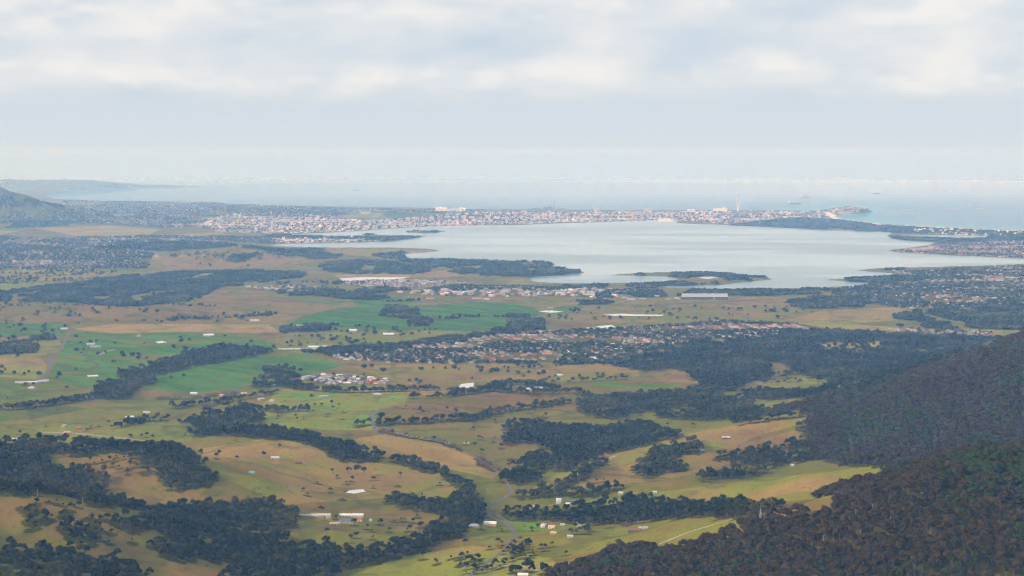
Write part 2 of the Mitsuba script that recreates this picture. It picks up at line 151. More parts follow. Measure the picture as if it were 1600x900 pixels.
 ["straw",0.25,0.8,[1065,7084,1131,7157,1154,7185,1173,7194,1212,7219,1250,7241,1287,7252,1359,7267,1269,6856,1177,6781,1160,6769,1108,6740,1056,6703,1061,6836,1058,6923]],
 ["olive",0.4,0.7,[712,5857,801,5925,815,5933,829,5937,856,5941,870,5940,896,5935,934,5923,921,5774,915,5666,888,5661,874,5657,831,5636,802,5616,720,5591,713,5645,714,5760]],
 ["green",0.62,0.6,[600,5106,612,5111,624,5110,634,5103,645,5091,652,5057,685,5047,695,5040,705,5031,740,4957,750,4945,769,4926,778,4914,762,4854,688,4426,683,4460,724,4803,703,4814,670,4823,638,4835,595,4859,593,4939]],
 ["dry",0.1,0.55,[403,6118,423,6164,447,6270,468,6320,496,6300,511,6287,524,6268,550,6218,564,6203,578,6191,537,5754,523,5748,496,5743,443,5739,434,5786,425,5846,417,5921,409,5999]],
 ["olive",0.3,0.55,[59,9146,102,9222,191,9369,307,9570,617,9617,1075,9574,1352,9577,1241,8890,1273,8817,1307,8756,1339,8688,1278,8543,1216,8380,1187,8308,1133,8186,1082,8078,1056,8017,1017,7997,939,7949,920,7939,902,7931,809,7898,718,7873,645,7847,627,7842,609,7840,539,7844,504,7842,488,7869,471,7888,454,7904,350,7987,297,8024,244,8063,226,8077,208,8095,179,8357,147,8577,130,8686,113,8785]],
 ["dry",0.08,0.55,[1137,9575,1327,9577,1257,9064,1166,9008,1099,8971,1055,8944,1033,8932,968,8900,880,8848,860,8934,839,9010,1024,9364]],
 ["straw",0.1,0.7,[1333,8650,1376,8675,1399,8690,1468,8746,1514,8781,1560,8815,1630,8863,1677,8898,1700,8914,1769,8952,1817,8984,1717,8642,1628,8345,1579,8169,1488,8086,1467,8069,1424,8040,1402,8021,1357,7974,1340,7981,1289,8009,1272,8017,1254,8023,1165,8043,1077,8078,1128,8179,1182,8293,1211,8360,1272,8514]],
 ["straw",0.3,0.8,[995,7941,1017,7964,1038,7984,1060,8001,1188,8086,1252,8126,1284,8094,1315,8056,1358,7990,1388,7952,1402,7930,1415,7901,1439,7835,1465,7785,1492,7742,1542,7731,1576,7726,1594,7725,1665,7728,1681,7725,1763,7697,1829,7682,1862,7677,1880,7676,1897,7677,1973,7703,1992,7705,2027,7706,1340,5052,1344,4980,1329,4926,1321,4939,1308,4975,1297,5023,1900,7426,1883,7427,1813,7424,1779,7427,1729,7437,1679,7449,1663,7454,1632,7470,1603,7495,1542,7532,1527,7543,1467,7595,1437,7618,1390,7649,1358,7666,1309,7688,1255,7697,1237,7702,1219,7709,1202,7719,1152,7757,1135,7768,1100,7783,1056,7858]],
 ["straw",0.15,0.65,[-1380,14606,-1314,14626,-1213,14647,-1111,14662,-941,14682,-503,14287,-671,13959,-737,13687,-717,13325,-781,13336,-845,13342,-909,13340,-940,13334,-1014,13470,-1089,13590,-1243,13853]],
 ["dry",0.02,0.5,[-2347,12898,-2168,12865,-2139,12863,-2054,12877,-2027,12886,-2001,12904,-1977,12940,-1925,12993,-1898,13024,-1870,13049,-1813,13089,-1786,13122,-1715,13059,-1679,13020,-1641,12967,-1602,12906,-1566,12861,-1535,12848,-1475,12829,-1385,12808,-1354,12790,-1291,12742,-1199,12683,-1298,12509,-1346,12417,-1392,12310,-1413,12249,-1493,12176,-1721,11930,-2048,12058,-2111,12249,-2167,12402,-2276,12677]],
 ["straw",0.18,0.8,[-4439,18614,-4300,18773,-4198,18906,-4130,19004,-3926,19317,-3876,19288,-3825,19247,-3771,19194,-3714,19129,-3541,18896,-3254,18483,-3124,17270,-3671,16863,-4104,17900,-4285,18323,-4367,18492]],
 ["straw",0.18,0.8,[-5036,18294,-4990,18284,-4894,18254,-4747,18196,-4596,18115,-4441,18016,-4428,17287,-4761,17292]],
 ["straw",0.1,0.7,[-1025,11415,-740,11539,-564,11353,-573,11173,-860,11174,-957,11057]],
 ["dry",0.05,0.6,[-555,11538,-380,11862,-256,11414,-358,11173,-555,11173]],
 ["olive",0.45,0.7,[-34,10720,41,10953,93,11114,124,10720,238,10613,0,10456]],
 ["straw",0.28,0.6,[-3238,11745,-2640,11937,-2084,11608,-2355,11301,-2288,10894,-2960,10734]],
 ["olive",0.6,0.7,[-2887,10468,-2546,10730,-2293,10212,-2371,10037,-2459,9827,-2686,9737]],
 ["straw",0.25,0.7,[-2312,11181,-2039,11359,-1429,11733,-1398,11479,-2106,10949]],
 ["straw",0.2,0.65,[-2511,10165,-2316,10464,-2037,10411,-2271,10115]],
 ["olive",0.45,0.8,[-1858,21504,-1810,21551,-1717,21682,-1669,21739,-1613,21737,-1503,21747,-1447,21748,-1392,21762,-1447,21540,-1501,21514,-1606,21451,-1658,21408,-1710,21372]],
 ["green",0.7,0.4,[-1390,21728,-1343,21765,-1297,21821,-1204,21959,-1065,22186,-1013,21830,-1151,21608,-1196,21543,-1333,21369]],
 ["straw",0.2,0.85,[3189,24313,3334,24168,3381,24111,3425,24038,3510,23872,3554,23807,3601,23756,3648,23713,3745,23651,3522,22463,3090,22457,2822,23210]],
 ["straw",0.25,0.7,[-2930,17268,-2737,17580,-2571,17849,-2487,17263,-2730,16719]],
 ["olive",0.3,0.65,[-1885,7335,-1767,7358,-1682,7372,-1641,7226,-1534,6818,-1543,6644,-1548,6598,-1563,6597,-1595,6599,-1660,6616,-1676,6619,-1692,6619,-1752,6615,-1768,6616,-1784,6618,-1833,6630,-2008,7266,-1931,7305]],
 ["olive",0.4,0.6,[-903,7601,-784,7611,-750,7613,-715,7609,-645,7595,-628,7593,-611,7594,-577,7602,-510,7627,-443,7661,-425,7662,-372,7655,-336,7648,-318,7642,-300,7634,-282,7621,-246,7587,-228,7573,-210,7569,-175,7572,-105,7594,-53,7614,-18,7620,0,7620,-17,7603,-35,7580,-86,7493,-169,7366,-202,7327,-234,7294,-266,7250,-326,7153,-372,7098,-387,7077,-401,7052,-444,6972,-457,6933,-465,6827,-476,6766,-489,6732,-502,6709,-516,6693,-642,6661,-706,6659,-768,6770,-808,6828]],
 ["green",0.75,0.5,[232,9037,275,9079,339,9139,383,9183,285,8768,240,8585,218,8481,179,8562,159,8599,139,8633,184,8818]],
]
ROADS = [
 ["road","grey road following the bare hedgerow down to the valley lane",6,[-303,4478,-294,4469,-266,4454,-237,4427,-219,4414,-210,4406,-190,4373,-154,4355,-137,4331,-128,4321,-110,4304,-76,4261,-61,4227,-47,4170,-39,4051,-32,4012,-19,3965,-15,3915,-11,3808,-7,3752,0,3693]],
 ["beach","long curved cream beach running along the coast below the headland",110,[3741,23766,3666,22965,3537,21757,3534,20758,3622,19852,4315,18466,4633,18090]],
 ["beach","bright bare sand flats on the far spit",230,[2976,22578,3162,22458,3375,22833,3603,23222]],
 ["runway","grey sealed airfield runway crossing the dry grass beyond the town",30,[532,8952,771,9110,885,9196,984,9258,1085,9324,1206,9398,1544,9625]],
 ["road","grey country road curving past the tall tree on the green paddock",9,[-199,5292,-209,5272,-218,5248,-227,5213,-236,5185,-242,5085,-251,5066,-261,5056,-290,5043,-299,5035,-303,4929,-319,4886,-325,4844,-338,4790,-329,4689,-320,4636,-303,4478]],
 ["road","sealed lane running down through the bright valley floor at the bottom of the view",7,[0,3693,-20,3628,-32,3577,-41,3488,-20,3460,0,3425,3,3389,6,3209,-3,3125,-7,3067,-11,3045,-19,2979,-24,2961,-51,2879,-71,2744,-75,2724]],
 ["road","straight grey road along the left edge of the large green paddock",9,[-1719,7777,-1683,7585,-1633,7296,-1545,6820,-1531,6710,-1514,6540,-1469,6303,-1435,6137,-1423,6037,-1417,5970,-1414,5823,-1407,5753]],
 ["track","pale gravel farm track climbing the grassy spur below the forested ridge",5,[206,2766,250,2760,260,2756,291,2749,301,2750,307,2752]],
 ["driveway","pale curved driveway climbing to the pink house on the spur",7,[63,3701,71,3719,95,3793,111,3830,126,3894,133,3913,162,4027,189,4034,213,4071]],
 ["track","white gravel track beside the left farm",7,[-1112,4676,-1044,4654,-1034,4650,-1023,4639,-1009,4621,-993,4589,-943,4520,-908,4482,-897,4473,-877,4459,-842,4418,-830,4398,-801,4338,-790,4324,-779,4315]],
 ["track","bare pale track on the green paddock left of the river trees",9,[-1371,6610,-1376,6743,-1354,6795]],
 ["track","long white curved embankment on the straw strip",14,[-1249,7537,-1236,7560,-1224,7590,-1213,7629,-1200,7650,-1186,7667,-1172,7682,-1158,7695,-1128,7717]],
 ["road","grey road leading to the beige shed",6,[-34,3515,-11,3472,0,3403,3,3330,6,3209]],
 ["road","grey road between left farms and the creek",9,[-858,5671,-838,5689,-797,5722,-775,5734,-755,5757,-745,5771,-736,5790,-727,5815,-714,5897,-705,5920,-693,5925,-681,5932,-669,5943,-647,5972,-635,5984]],
 ["track","pale track across the spur farm",7,[40,2775,35,2785,19,2808,14,2824,8,2833,-10,2854,-22,2882,-28,2891]],
]
WOODS = [
 ["hill",10,[2480,9200,2226,8421,1953,7568,1293,5030,1275,5025,1239,5008,1224,4980,1212,4961,1203,4957,1194,4956,1187,4956,1166,4968,1135,4975,1128,4979,1122,4986,1112,4976,1104,4971,1040,4711,1030,4697,1021,4688,982,4663,949,4637,909,4470,898,4451,889,4439,849,4395,810,4360,795,4348,774,4335,745,4321,706,4300,685,4293,640,4272,625,4264,624,4162,606,4130,614,4078,618,4032,635,4018,646,4006,666,3971,594,3504,597,3490,605,3472,621,3462,658,3444,629,3391,612,3374,469,2604,459,2590,450,2582,410,2589,382,2595,366,2601,354,2608,339,2624,335,2626,298,2636,266,2649,245,2662,208,2682,195,2736,183,2764,179,2772,162,2780,148,2781,121,2777,90,2777,76,2755,61,2706,38,2585,46,2569,58,2553,74,2541,118,2517,134,2506,168,2466,191,2450,212,2426,245,2395,259,2385,273,2377,310,2363,328,2354,342,2344,375,2317,409,2296,477,2267,516,2257,560,2243,603,2217,692,2553,1083,3999,1368,5073,2176,8067]],
 ["mid",11,[368,6193,382,6315,423,6580,435,6599,460,6651,484,6696,547,6805,572,6843,585,6872,614,6946,642,7006,656,7042,688,7138,716,7188,730,7210,756,7242,887,7365,915,7399,959,7459,972,7470,1066,7539,1146,7588,1201,7632,1241,7576,1262,7554,1272,7545,1316,7517,1337,7502,1378,7462,1428,7409,1450,7398,1527,7367,1560,7358,1641,7349,1698,7340,1757,7339,1791,7333,1729,7221,1659,7074,1564,6851,1505,6734,1483,6678,1446,6551,1423,6492,1406,6455,1261,5829,1076,5007,1066,4997,995,4728,961,4696,907,4661,870,4505,894,4667,879,4708,847,4786,841,4795,835,4801,821,4810,830,4984,918,5563,926,5709,942,5856,936,5877,922,5906,874,5974,850,6002,817,5973,794,5946,759,5896,735,5858,713,5827,666,5674,654,5643,630,5596,591,5564,581,5554,571,5540,538,5484,528,5472,519,5465,531,5695,574,6157,517,6180,498,6193,489,6204,480,6219,463,6261,448,6185,412,6095,399,6045,392,6091,376,6149]],
 ["mid",12,[128,4956,207,5155,218,5209,236,5235,271,5270,290,5291,299,5309,319,5360,348,5410,366,5416,403,5441,412,5449,432,5474,441,5482,459,5489,477,5490,486,5488,511,5469,527,5462,534,5442,556,5400,563,5382,569,5354,573,5239,577,5198,587,5134,588,5075,591,5032,596,5006,592,4922,591,4826,622,4771,642,4744,616,4722,598,4703,580,4679,571,4661,523,4326,515,4317,510,4332,540,4658,510,4730,505,4749,499,4763,485,4783,472,4798,457,4807,434,4814,392,4867,355,4901,333,4928,318,4943,310,4939,285,4921,253,4902,236,4888,213,4902,166,4921,151,4932]],
 ["mid",12,[-22,4540,-7,4594,0,4648,30,4656,45,4680,76,4705,91,4686,105,4656,120,4637,143,4662,183,4729,199,4745,207,4750,222,4756,261,4764,276,4764,291,4760,307,4758,312,4725,318,4701,331,4671,351,4634,357,4619,363,4599,345,4275,349,4240,353,4215,364,4181,337,4178,323,4181,317,4184,298,4202,280,4232,273,4240,254,4254,234,4275,208,4293,188,4313,167,4322,154,4290,147,4265,131,4168,116,4027,103,3987,66,3891,42,3763,30,3723,0,3759,-3,3872,-10,3976,-13,4008,7,4054,13,4078,20,4156,27,4193,34,4215,41,4228,47,4263,60,4319,85,4398,28,4399,0,4404,-5,4428,-16,4513]],
 ["mid",11,[229,3833,242,3926,248,3955,258,3994,277,4016,291,4040,319,4081,339,4105,375,4151,403,4084,382,4048,327,3962,313,3938,279,3848,271,3820,259,3825,241,3829]],
 ["mid",11,[350,3663,369,3827,377,3886,390,3961,401,4007,453,4067,467,4080,496,4100,533,4133,576,4155,611,4167,624,4114,636,4025,607,4003,558,3977,537,3961,496,3940,482,3929,475,3921,444,3875,423,3748,415,3730,392,3683,378,3658,365,3668,358,3669]],
 ["mid",12,[-34,3488,-6,3515,34,3539,69,3535,155,3544,199,3523,232,3501,254,3490,301,3454,321,3430,357,3395,367,3387,382,3377,346,3015,349,2996,364,2963,366,2942,368,2877,358,2721,357,2683,350,2696,340,2721,328,2740,311,2748,303,2759,296,2776,293,2788,292,2822,298,2923,284,2929,257,2950,249,2962,245,2972,253,3125,230,3160,221,3179,217,3196,214,3236,210,3242,205,3244,173,3246,168,3249,163,3261,158,3265,138,3273,132,3278,129,3327,119,3341,114,3356,110,3387,104,3389,88,3391,61,3418,50,3426,39,3432,-6,3439,-17,3463]],
 ["mid",12,[-793,4872,-791,4908,-777,5023,-776,5127,-770,5143,-751,5181,-737,5200,-715,5225,-679,5145,-666,5103,-642,5045,-613,4845,-585,4680,-591,4666,-622,4609,-627,4591,-629,4552,-633,4522,-642,4485,-618,4266,-621,4237,-626,4226,-639,4214,-648,4230,-676,4371,-690,4416,-700,4434,-718,4453,-756,4657]],
 ["mid",11,[-1011,3645,-1001,3653,-993,3664,-989,3673,-980,3707,-976,3716,-972,3721,-966,3722,-939,3712,-921,3707,-879,3708,-848,3702,-836,3704,-831,3708,-827,3715,-817,3751,-800,3786,-906,4322,-890,4312,-837,4292,-814,4278,-799,4273,-785,4272,-776,4261,-757,4233,-746,4212,-721,4106,-712,4094,-696,4082,-622,3680,-607,3662,-600,3657,-574,3648,-566,3625,-552,3598,-537,3563,-524,3543,-522,3481,-565,3427,-585,3485,-610,3507,-641,3531,-654,3544,-682,3578,-706,3615,-720,3629,-733,3637,-778,3657,-793,3643,-808,3632,-819,3626,-835,3621,-810,3559,-795,3546,-735,3505,-709,3457,-689,3440,-644,3410,-626,3353,-632,3354,-580,3051,-584,3019,-590,2999,-601,2976,-612,2960,-636,2962,-647,2967,-659,2976,-684,2983,-701,2935,-705,2929,-713,2923,-747,2908,-760,2904,-775,2907,-792,2918,-801,2918,-810,2915]],
 ["mid",11,[-603,2871,-560,2887,-555,2909,-554,2928,-560,2985,-560,3010,-556,3046,-600,3313,-587,3335,-555,3367,-534,3372,-513,3381,-493,3393,-469,3412,-443,3427,-425,3419,-405,3402,-382,3393,-353,3132,-352,3048,-355,2980,-337,2997,-323,3006,-281,3031,-251,3040,-237,3050,-229,2968,-245,2943,-256,2908,-254,2830,-257,2815,-281,2750,-291,2726,-309,2726,-322,2723,-367,2700,-413,2806,-432,2841,-443,2821,-477,2781,-502,2805,-525,2824,-558,2846]],
 ["mid",12,[-752,2703,-712,2734,-694,2751,-658,2747,-636,2747,-582,2734,-534,2750,-496,2734,-500,2661,-506,2622,-522,2618,-539,2617,-611,2620,-643,2612,-680,2607,-724,2598]],
 ["mid",12,[-699,2798,-685,2847,-665,2875,-650,2832,-669,2794]],
 ["mid",12,[-635,2826,-618,2855,-589,2810,-591,2767,-615,2776]],
 ["mid",12,[-1167,5580,-1183,5869,-1180,5942,-1181,6033,-1183,6085,-1189,6162,-1165,6147,-1120,6128,-1147,6390,-1116,6505,-1112,6538,-1105,6616,-1086,6758,-1061,6806,-1052,6820,-1043,6832,-1005,6869,-986,6893,-961,6877,-909,6829,-872,6799,-847,6784,-799,6758,-815,6704,-829,6635,-836,6606,-860,6538,-867,6510,-879,6439,-886,6414,-902,6372,-927,6335,-943,6306,-950,6289,-964,6246,-971,6228,-988,6205,-1014,6179,-1049,6036,-1054,6012,-1057,5975,-1053,5899,-1067,5820,-1033,5588,-1047,5568,-1060,5540,-1077,5485,-1089,5455,-1100,5421,-1138,5480]],
 ["creek",11,[-254,3014,-235,3027,-222,3042,-208,3061,-199,3079,-191,3106,-173,3150,-154,3181,-145,3204,-139,3260,-135,3363,-128,3401,-120,3428,-112,3472,-79,3488,-68,3491,-53,3422,-71,3332,-74,3230,-78,3200,-82,3184,-103,3176,-113,3171,-121,3142,-125,3119,-129,3104,-141,3076,-157,3031,-212,2974,-230,2957]],
 ["creek",12,[-401,4146,-389,4156,-346,4209,-307,4139,-300,4129,-264,4088,-265,4020,-284,4012,-316,4003,-329,3996,-366,4051,-386,4102]],
 ["creek",12,[-249,4054,-224,4091,-206,4129,-200,4138,-193,4125,-171,4073,-163,4044,-141,3979,-127,3945,-109,3887,-96,3801,-90,3776,-79,3742,-55,3540,-61,3434,-89,3451,-106,3526,-115,3574,-110,3693,-106,3725,-127,3844,-140,3935,-180,3974,-193,3990,-207,3999,-234,4034]],
 ["creek",12,[-231,3581,-220,3580,-202,3576,-185,3576,-173,3569,-144,3561,-132,3560,-104,3563,-80,3558,-51,3485,-61,3453,-72,3410,-112,3461,-134,3454,-167,3452,-179,3466,-192,3487,-218,3544]],
 ["creek",13,[-601,4605,-584,4583,-559,4564,-551,4555,-533,4532,-509,4383,-499,4362,-491,4349,-452,4311,-437,4300,-415,4291,-389,4156,-415,4150,-447,4140,-454,4139,-467,4141,-481,4146,-515,4151,-543,4162]],
 ["far",14,[-1182,12502,-1127,12559,-1072,12622,-1017,12695,-981,12750,-805,12882,-725,12931,-644,12967,-541,12997,-417,13021,0,12788,204,12711,271,12414,241,12130,325,11925,415,11565,253,11286,108,11196,-217,11286,-416,11792,-588,11471,-883,11471,-1134,11794]],
 ["far",14,[-2644,9584,-2542,9967,-2445,10302,-2292,10665,-2275,10830,-2269,11057,-1945,11667,-1512,11795,-1210,11794,-1182,11168,-1367,10660,-1522,10095,-1476,9385,-1531,9264,-1573,9164,-1593,9109,-1611,9042,-1560,8678,-1566,8637,-1589,8536,-1626,8444,-1657,8465,-1674,8480,-1727,8540,-1822,8941,-1845,8982,-1866,9013,-1906,9067,-1945,9113,-2002,9174,-2200,9265,-2559,9273]],
 ["far",12,[1277,9212,1442,9564,1642,9476,1634,9127,1533,8843,1357,8806,1298,8790,1279,8854,1251,8962]],
 ["far",14,[1703,8418,1745,8495,1815,8631,1884,8761,2101,8844,2294,8933,2422,8985,1369,5073,2106,7854,2005,7852,1902,7842,1827,7846,1765,7853,1734,7881,1704,7921,1684,7945,1673,7953,1639,7973,1675,8238]],
 ["far",14,[235,10472,470,10472,675,10525,904,10713,1008,10659,1128,10659,1100,10396,924,10294,721,10216,263,10240]],
 ["far",14,[635,11317,732,11409,961,11534,1149,11567,1247,11441,1296,11228,1397,11169,1413,10937,1336,10824,1196,10660,1130,10879,1182,11168,1026,11227,939,11050,864,11227,722,11256]],
 ["far",15,[404,9695,515,10036,777,10088,1065,10065,1457,10094,1635,10197,1540,9799,1239,9654,805,9651,408,9421]],
 ["far",15,[-453,10086,-330,10293,-267,10395,-33,10344,230,10240,259,10086,-32,10085,-351,9936]],
 ["far",18,[2075,19455,2498,20539,3076,21848,3457,21181,3573,19584,3893,18711,4281,18070,4739,17622,4512,16775,4092,17040,3381,17603,3136,17977,2728,18530,2437,19034]],
 ["far",18,[-1745,13132,-1682,13132,-1642,13144,-1600,13149,-1579,13148,-1557,13138,-1532,13102,-1509,13085,-1480,13017,-1456,12987,-1343,12897,-1319,12867,-1339,12861,-1397,12827,-1456,12802,-1548,12884,-1572,12910,-1596,12942,-1648,13023,-1672,13048,-1772,13135]],
 ["far",18,[-2829,14130,-2698,14157,-2655,14172,-2636,14189,-2618,14218,-2833,15518,-2522,15748,-2432,15659,-2198,14299,-2148,14269,-2124,14262,-2101,14261,-2052,14237,-1981,14219,-1810,13142,-1800,13140,-1808,13125,-1846,13101,-1867,13096,-1910,13103,-1932,13111,-1978,13141,-2004,13172,-2036,13243,-2160,13901,-2422,13747,-2462,13727,-2584,13792,-2687,13864,-2762,13907,-2814,13947,-2842,13974,-2871,14006,-2856,14042]],
 ["far",20,[-5152,18720,-5017,18775,-4937,18814,-4858,18859,-4781,18912,-4705,18973,-4631,19043,-4535,19153,-4461,19227,-4356,19308,-4279,19377,-4178,19486,-4212,19354,-4266,19181,-4345,18855,-4437,18734,-4578,18574,-4952,18199,-4996,18147]],
 ["far",16,[3169,16892,3194,16625,3486,16498,3613,16120,3482,15757,3318,15697,3163,15933,3111,16302]],
 ["far",16,[3305,15639,3804,16502,4113,16904,4585,17048,4273,15886,3763,15879,3283,15298]],
 ["far",14,[1731,10882,1879,11054,2026,11084,2149,11263,2257,11174,2200,10719,1956,10610]],
 ["far",14,[2044,11765,2218,11932,2385,12000,2282,11669,2220,11541,2089,11636]],
 ["far",16,[-1383,16611,-1072,16742,-858,16741,-725,16648,-841,16414,-1016,15858,-1237,16102,-2022,16615,-2142,17158]],
 ["far",18,[-1501,13013,-1484,13049,-1470,13109,-1574,14242,-1482,14462,-1406,14395,-1330,14320,-1327,14041,-1259,13102,-1276,13057,-1293,13023,-1330,12969,-1367,12930,-1455,12973,-1477,12989]],
 ["far",16,[-1315,12827,-1281,12896,-1265,12943,-1239,13104,-1276,13734,-1247,13659,-1216,13557,-1180,13391,-1153,13330,-1137,12906,-1147,12781,-1204,12735,-1262,12700]],
 ["far",15,[-943,13688,-882,13815,-757,14062,-716,13147,-775,13075,-833,12992,-866,13191]],
 ["far",15,[-1852,12567,-1792,12714,-1750,12851,-1734,12886,-1656,12762,-1671,12720,-1715,12449,-1784,12513]],
 ["far",14,[-777,10088,-660,10294,-518,10086,-631,9839,-722,9792]],
 ["far",18,[-954,17733,-866,18038,-578,17883,-675,17583,-869,17510]],
 ["far",18,[-1291,17083,-1268,17188,-1246,17295,-1143,17083,-1202,16918]],
 ["far",13,[-553,8520,-558,8922,-458,8917,-422,8645,-403,8487,-414,8169,-442,8185,-455,8196,-525,8256]],
 ["far",13,[-416,8094,-419,8413,-392,8415,-365,8420,-325,8104,-340,7853,-399,7868]],
 ["far",13,[-895,7740,-836,7887,-810,7883,-747,7881,-708,7876,-673,7622,-722,7618,-781,7602,-859,7644]],
 ["far",13,[-768,6125,-746,6189,-730,6215,-703,6246,-651,5866,-684,5904,-705,5919,-721,5896,-728,5880,-741,5831]],
 ["far",13,[-1851,6695,-1830,6820,-1823,6916,-1810,7040,-1792,7059,-1759,7108,-1740,7126,-1721,7141,-1615,6789,-1620,6721,-1622,6639,-1663,6633,-1683,6627,-1740,6600,-1759,6593,-1779,6589,-1821,6585]],
 ["far",13,[-1762,7263,-1744,7334,-1726,7409,-1682,7271,-1697,7234,-1721,7141]],
 ["far",14,[297,9253,462,9294,450,9049,392,9050,305,9059]],
 ["far",13,[-1180,9941,-1073,10295,-813,9938,-820,9468,-996,9699,-1140,9607]],
 ["far",13,[-840,9698,-754,9792,-585,9603,-599,9332,-645,9351,-801,9423]],
 ["far",13,[137,8508,54,8473,0,8448,-25,7712,12,7722,50,7739,75,7756,125,7797,156,8110,147,8341]],
 ["far",14,[1587,7973,1637,7963,1697,7945,1719,7931,1774,7889,1807,7871,1854,7855,1890,7846,1914,7843,2004,7801,1978,7696,1950,7686,1908,7666,1882,7661,1845,7661,1774,7672,1681,7696,1645,7699,1583,7702,1538,7724,1505,7745,1494,7753,1514,7790,1537,7848,1565,7923]],
 ["far",13,[1633,8480,1686,8539,1778,8656,1670,8128,1576,8152]],
 ["far",26,[-14858,52872,-14652,52929,-14599,53006,-14252,53101,-5279,19773,-5236,19714,-5201,19687,-5170,19674,-5021,19633,-4966,19661,-4913,19700,-4779,19666,-4752,19683,-4701,19732,-4654,19801,-4637,19863,-4679,20181,-4659,20233,-4650,20336,-4607,20430,-4588,20491,-4541,20281,-4550,20177,-4568,20116,-4539,19846,-4551,19763,-4570,19708,-4592,19665,-4615,19629,-4663,19570,-4770,19494,-4882,19320,-4981,19228,-5059,19174,-5252,19092,-5354,19023,-5537,19694,-14879,52928]],
 ["mid",11,[940,5963,956,5884,960,5850,957,5774,979,5582,886,5006,887,4965,893,4871,893,4784,890,4728,893,4665,861,4458,839,4410,812,4363,795,4342,780,4325,766,4325,752,4323,708,4310,685,4339,699,4400,767,4813,791,4933,798,4990,884,5543]],
 ["mid",11,[652,5553,684,5522,725,5495,741,5479,756,5460,798,5448,814,5440,763,5041,772,4997,777,4980,795,4939,771,4868,744,4900,722,4916,707,4929,700,4941,690,4981,683,4990,676,4996,668,4998,629,5009,613,5010,596,5006,642,5435]],
 ["mid",11,[631,4307,675,4321,697,4326,705,4292,682,4273,667,4256,650,4236,628,4216]],
 ["mid",12,[98,4362,120,4374,142,4394,149,4404,165,4437,179,4451,187,4456,208,4457,230,4462,232,4358,238,4339,244,4327,257,4313,277,4299,283,4278,296,4168,268,4155,234,4144,214,4139,191,4084,184,4071,149,4018,128,3981,89,3922]],
 ["mid",12,[-785,5740,-748,5740,-721,5746,-695,5756,-677,5767,-669,5774,-648,5750,-626,5722,-604,5683,-622,5682,-693,5666,-714,5686,-764,5722]],
 ["far",13,[-651,6750,-641,6757,-631,6767,-602,6807,-561,6848,-531,6884,-511,6914,-482,6974,-461,7005,-440,7026,-408,7053,-386,7067,-364,7078,-321,7136,-300,7172,-256,7254,-212,7343,-179,7429,-133,7533,-121,7563,-98,7637,-86,7655,-62,7682,0,7732,25,7757,37,7774,76,7839,88,7803,124,7712,99,7672,74,7636,49,7607,12,7569,0,7553,-24,7513,-48,7465,-83,7372,-106,7329,-140,7275,-152,7254,-195,7154,-217,7116,-228,7100,-250,7076,-306,7053,-328,7035,-370,6986,-402,6953,-413,6941,-423,6924,-426,6803,-444,6738,-453,6716,-463,6701,-522,6634,-542,6607,-560,6575,-587,6519,-633,6678]],
 ["far",13,[-308,6388,-277,6386,-195,6387,-165,6395,-113,6414,-93,6419,-83,6419,-62,6416,-21,6403,0,6400,21,6402,72,6414,93,6417,206,6420,237,6419,227,6403,205,6366,164,6369,92,6380,21,6376,-10,6378,-31,6383,-72,6399,-93,6404,-113,6402,-174,6384,-195,6380,-287,6384,-308,6387,-329,6390]],
 ["far",13,[259,6443,291,6473,367,6526,422,6570,374,6283,356,6322,328,6367,309,6403,258,6416,237,6419]],
 ["mid",12,[4,2702,31,2736,45,2759,40,2778,27,2808,9,2784,0,2775]],
 ["mid",11,[1003,6501,1035,6504,1067,6509,1130,6507,1151,6509,1162,6511,1232,6549,1254,6554,1264,6554,1328,6611,1342,6626,1358,6650,1377,6692,1394,6725,1424,6764,1482,6832,1513,6874,1596,6996,1652,7092,1703,7162,1654,7039,1575,6831,1553,6778,1133,4976,1124,4967,1116,4962,1057,4730,1043,4701,1034,4687,1025,4679,988,4662,956,4639,921,4501,907,4461,889,4435,849,4394,828,4395,798,4387,747,4377,746,4410,805,4794,808,4857,813,5011,897,5575,919,5773,939,5924,981,6324]],
 ["hill",10,[1054,4796,1224,5020,1729,5534,1832,5569,1941,5561,2039,5512,2110,5429,2147,5298,2104,5142,1641,4646,1332,4243,1235,4187,1152,4172,980,4223,848,4205,719,4246,639,4321,594,4421,591,4530,629,4632,683,4695,777,4749]],
 ["hill",10,[615,2424,511,2500,419,2661,402,2738,415,2814,457,2880,520,2926,597,2943,725,2901,810,2782,1029,2697,1078,2637,1101,2542,1066,2431,957,2352,860,2348]],
]
CLEARINGS = [
 [1052,6993,1101,7080,1150,7155,1175,7142,1219,7131,1236,7125,1249,7144,1273,7170,1354,7241,1265,6832,1235,6818,1184,6790,1155,6779,1104,6735,1073,6703,1052,6677,1055,6802,1054,6848,1050,6924],
 [413,6118,441,6181,465,6280,474,6187,480,6167,494,6137,537,6162,572,6176,539,5822,522,5793,514,5786,498,5779,445,5763,436,5826,423,5945,419,5990,417,6070],
 [710,5839,735,5860,788,5914,805,5929,822,5940,845,5941,867,5937,903,5924,932,5909,929,5848,917,5725,915,5666,885,5664,870,5660,830,5643,798,5625,721,5601,714,5650,712,5691,713,5804],
 [594,5057,614,5053,645,5039,678,5031,690,5025,696,5019,707,5003,721,4963,726,4952,737,4939,760,4921,776,4899,757,4835,699,4496,741,4802,729,4811,706,4825,694,4829,669,4834,638,4845,620,4853,596,4868,593,4939],
]
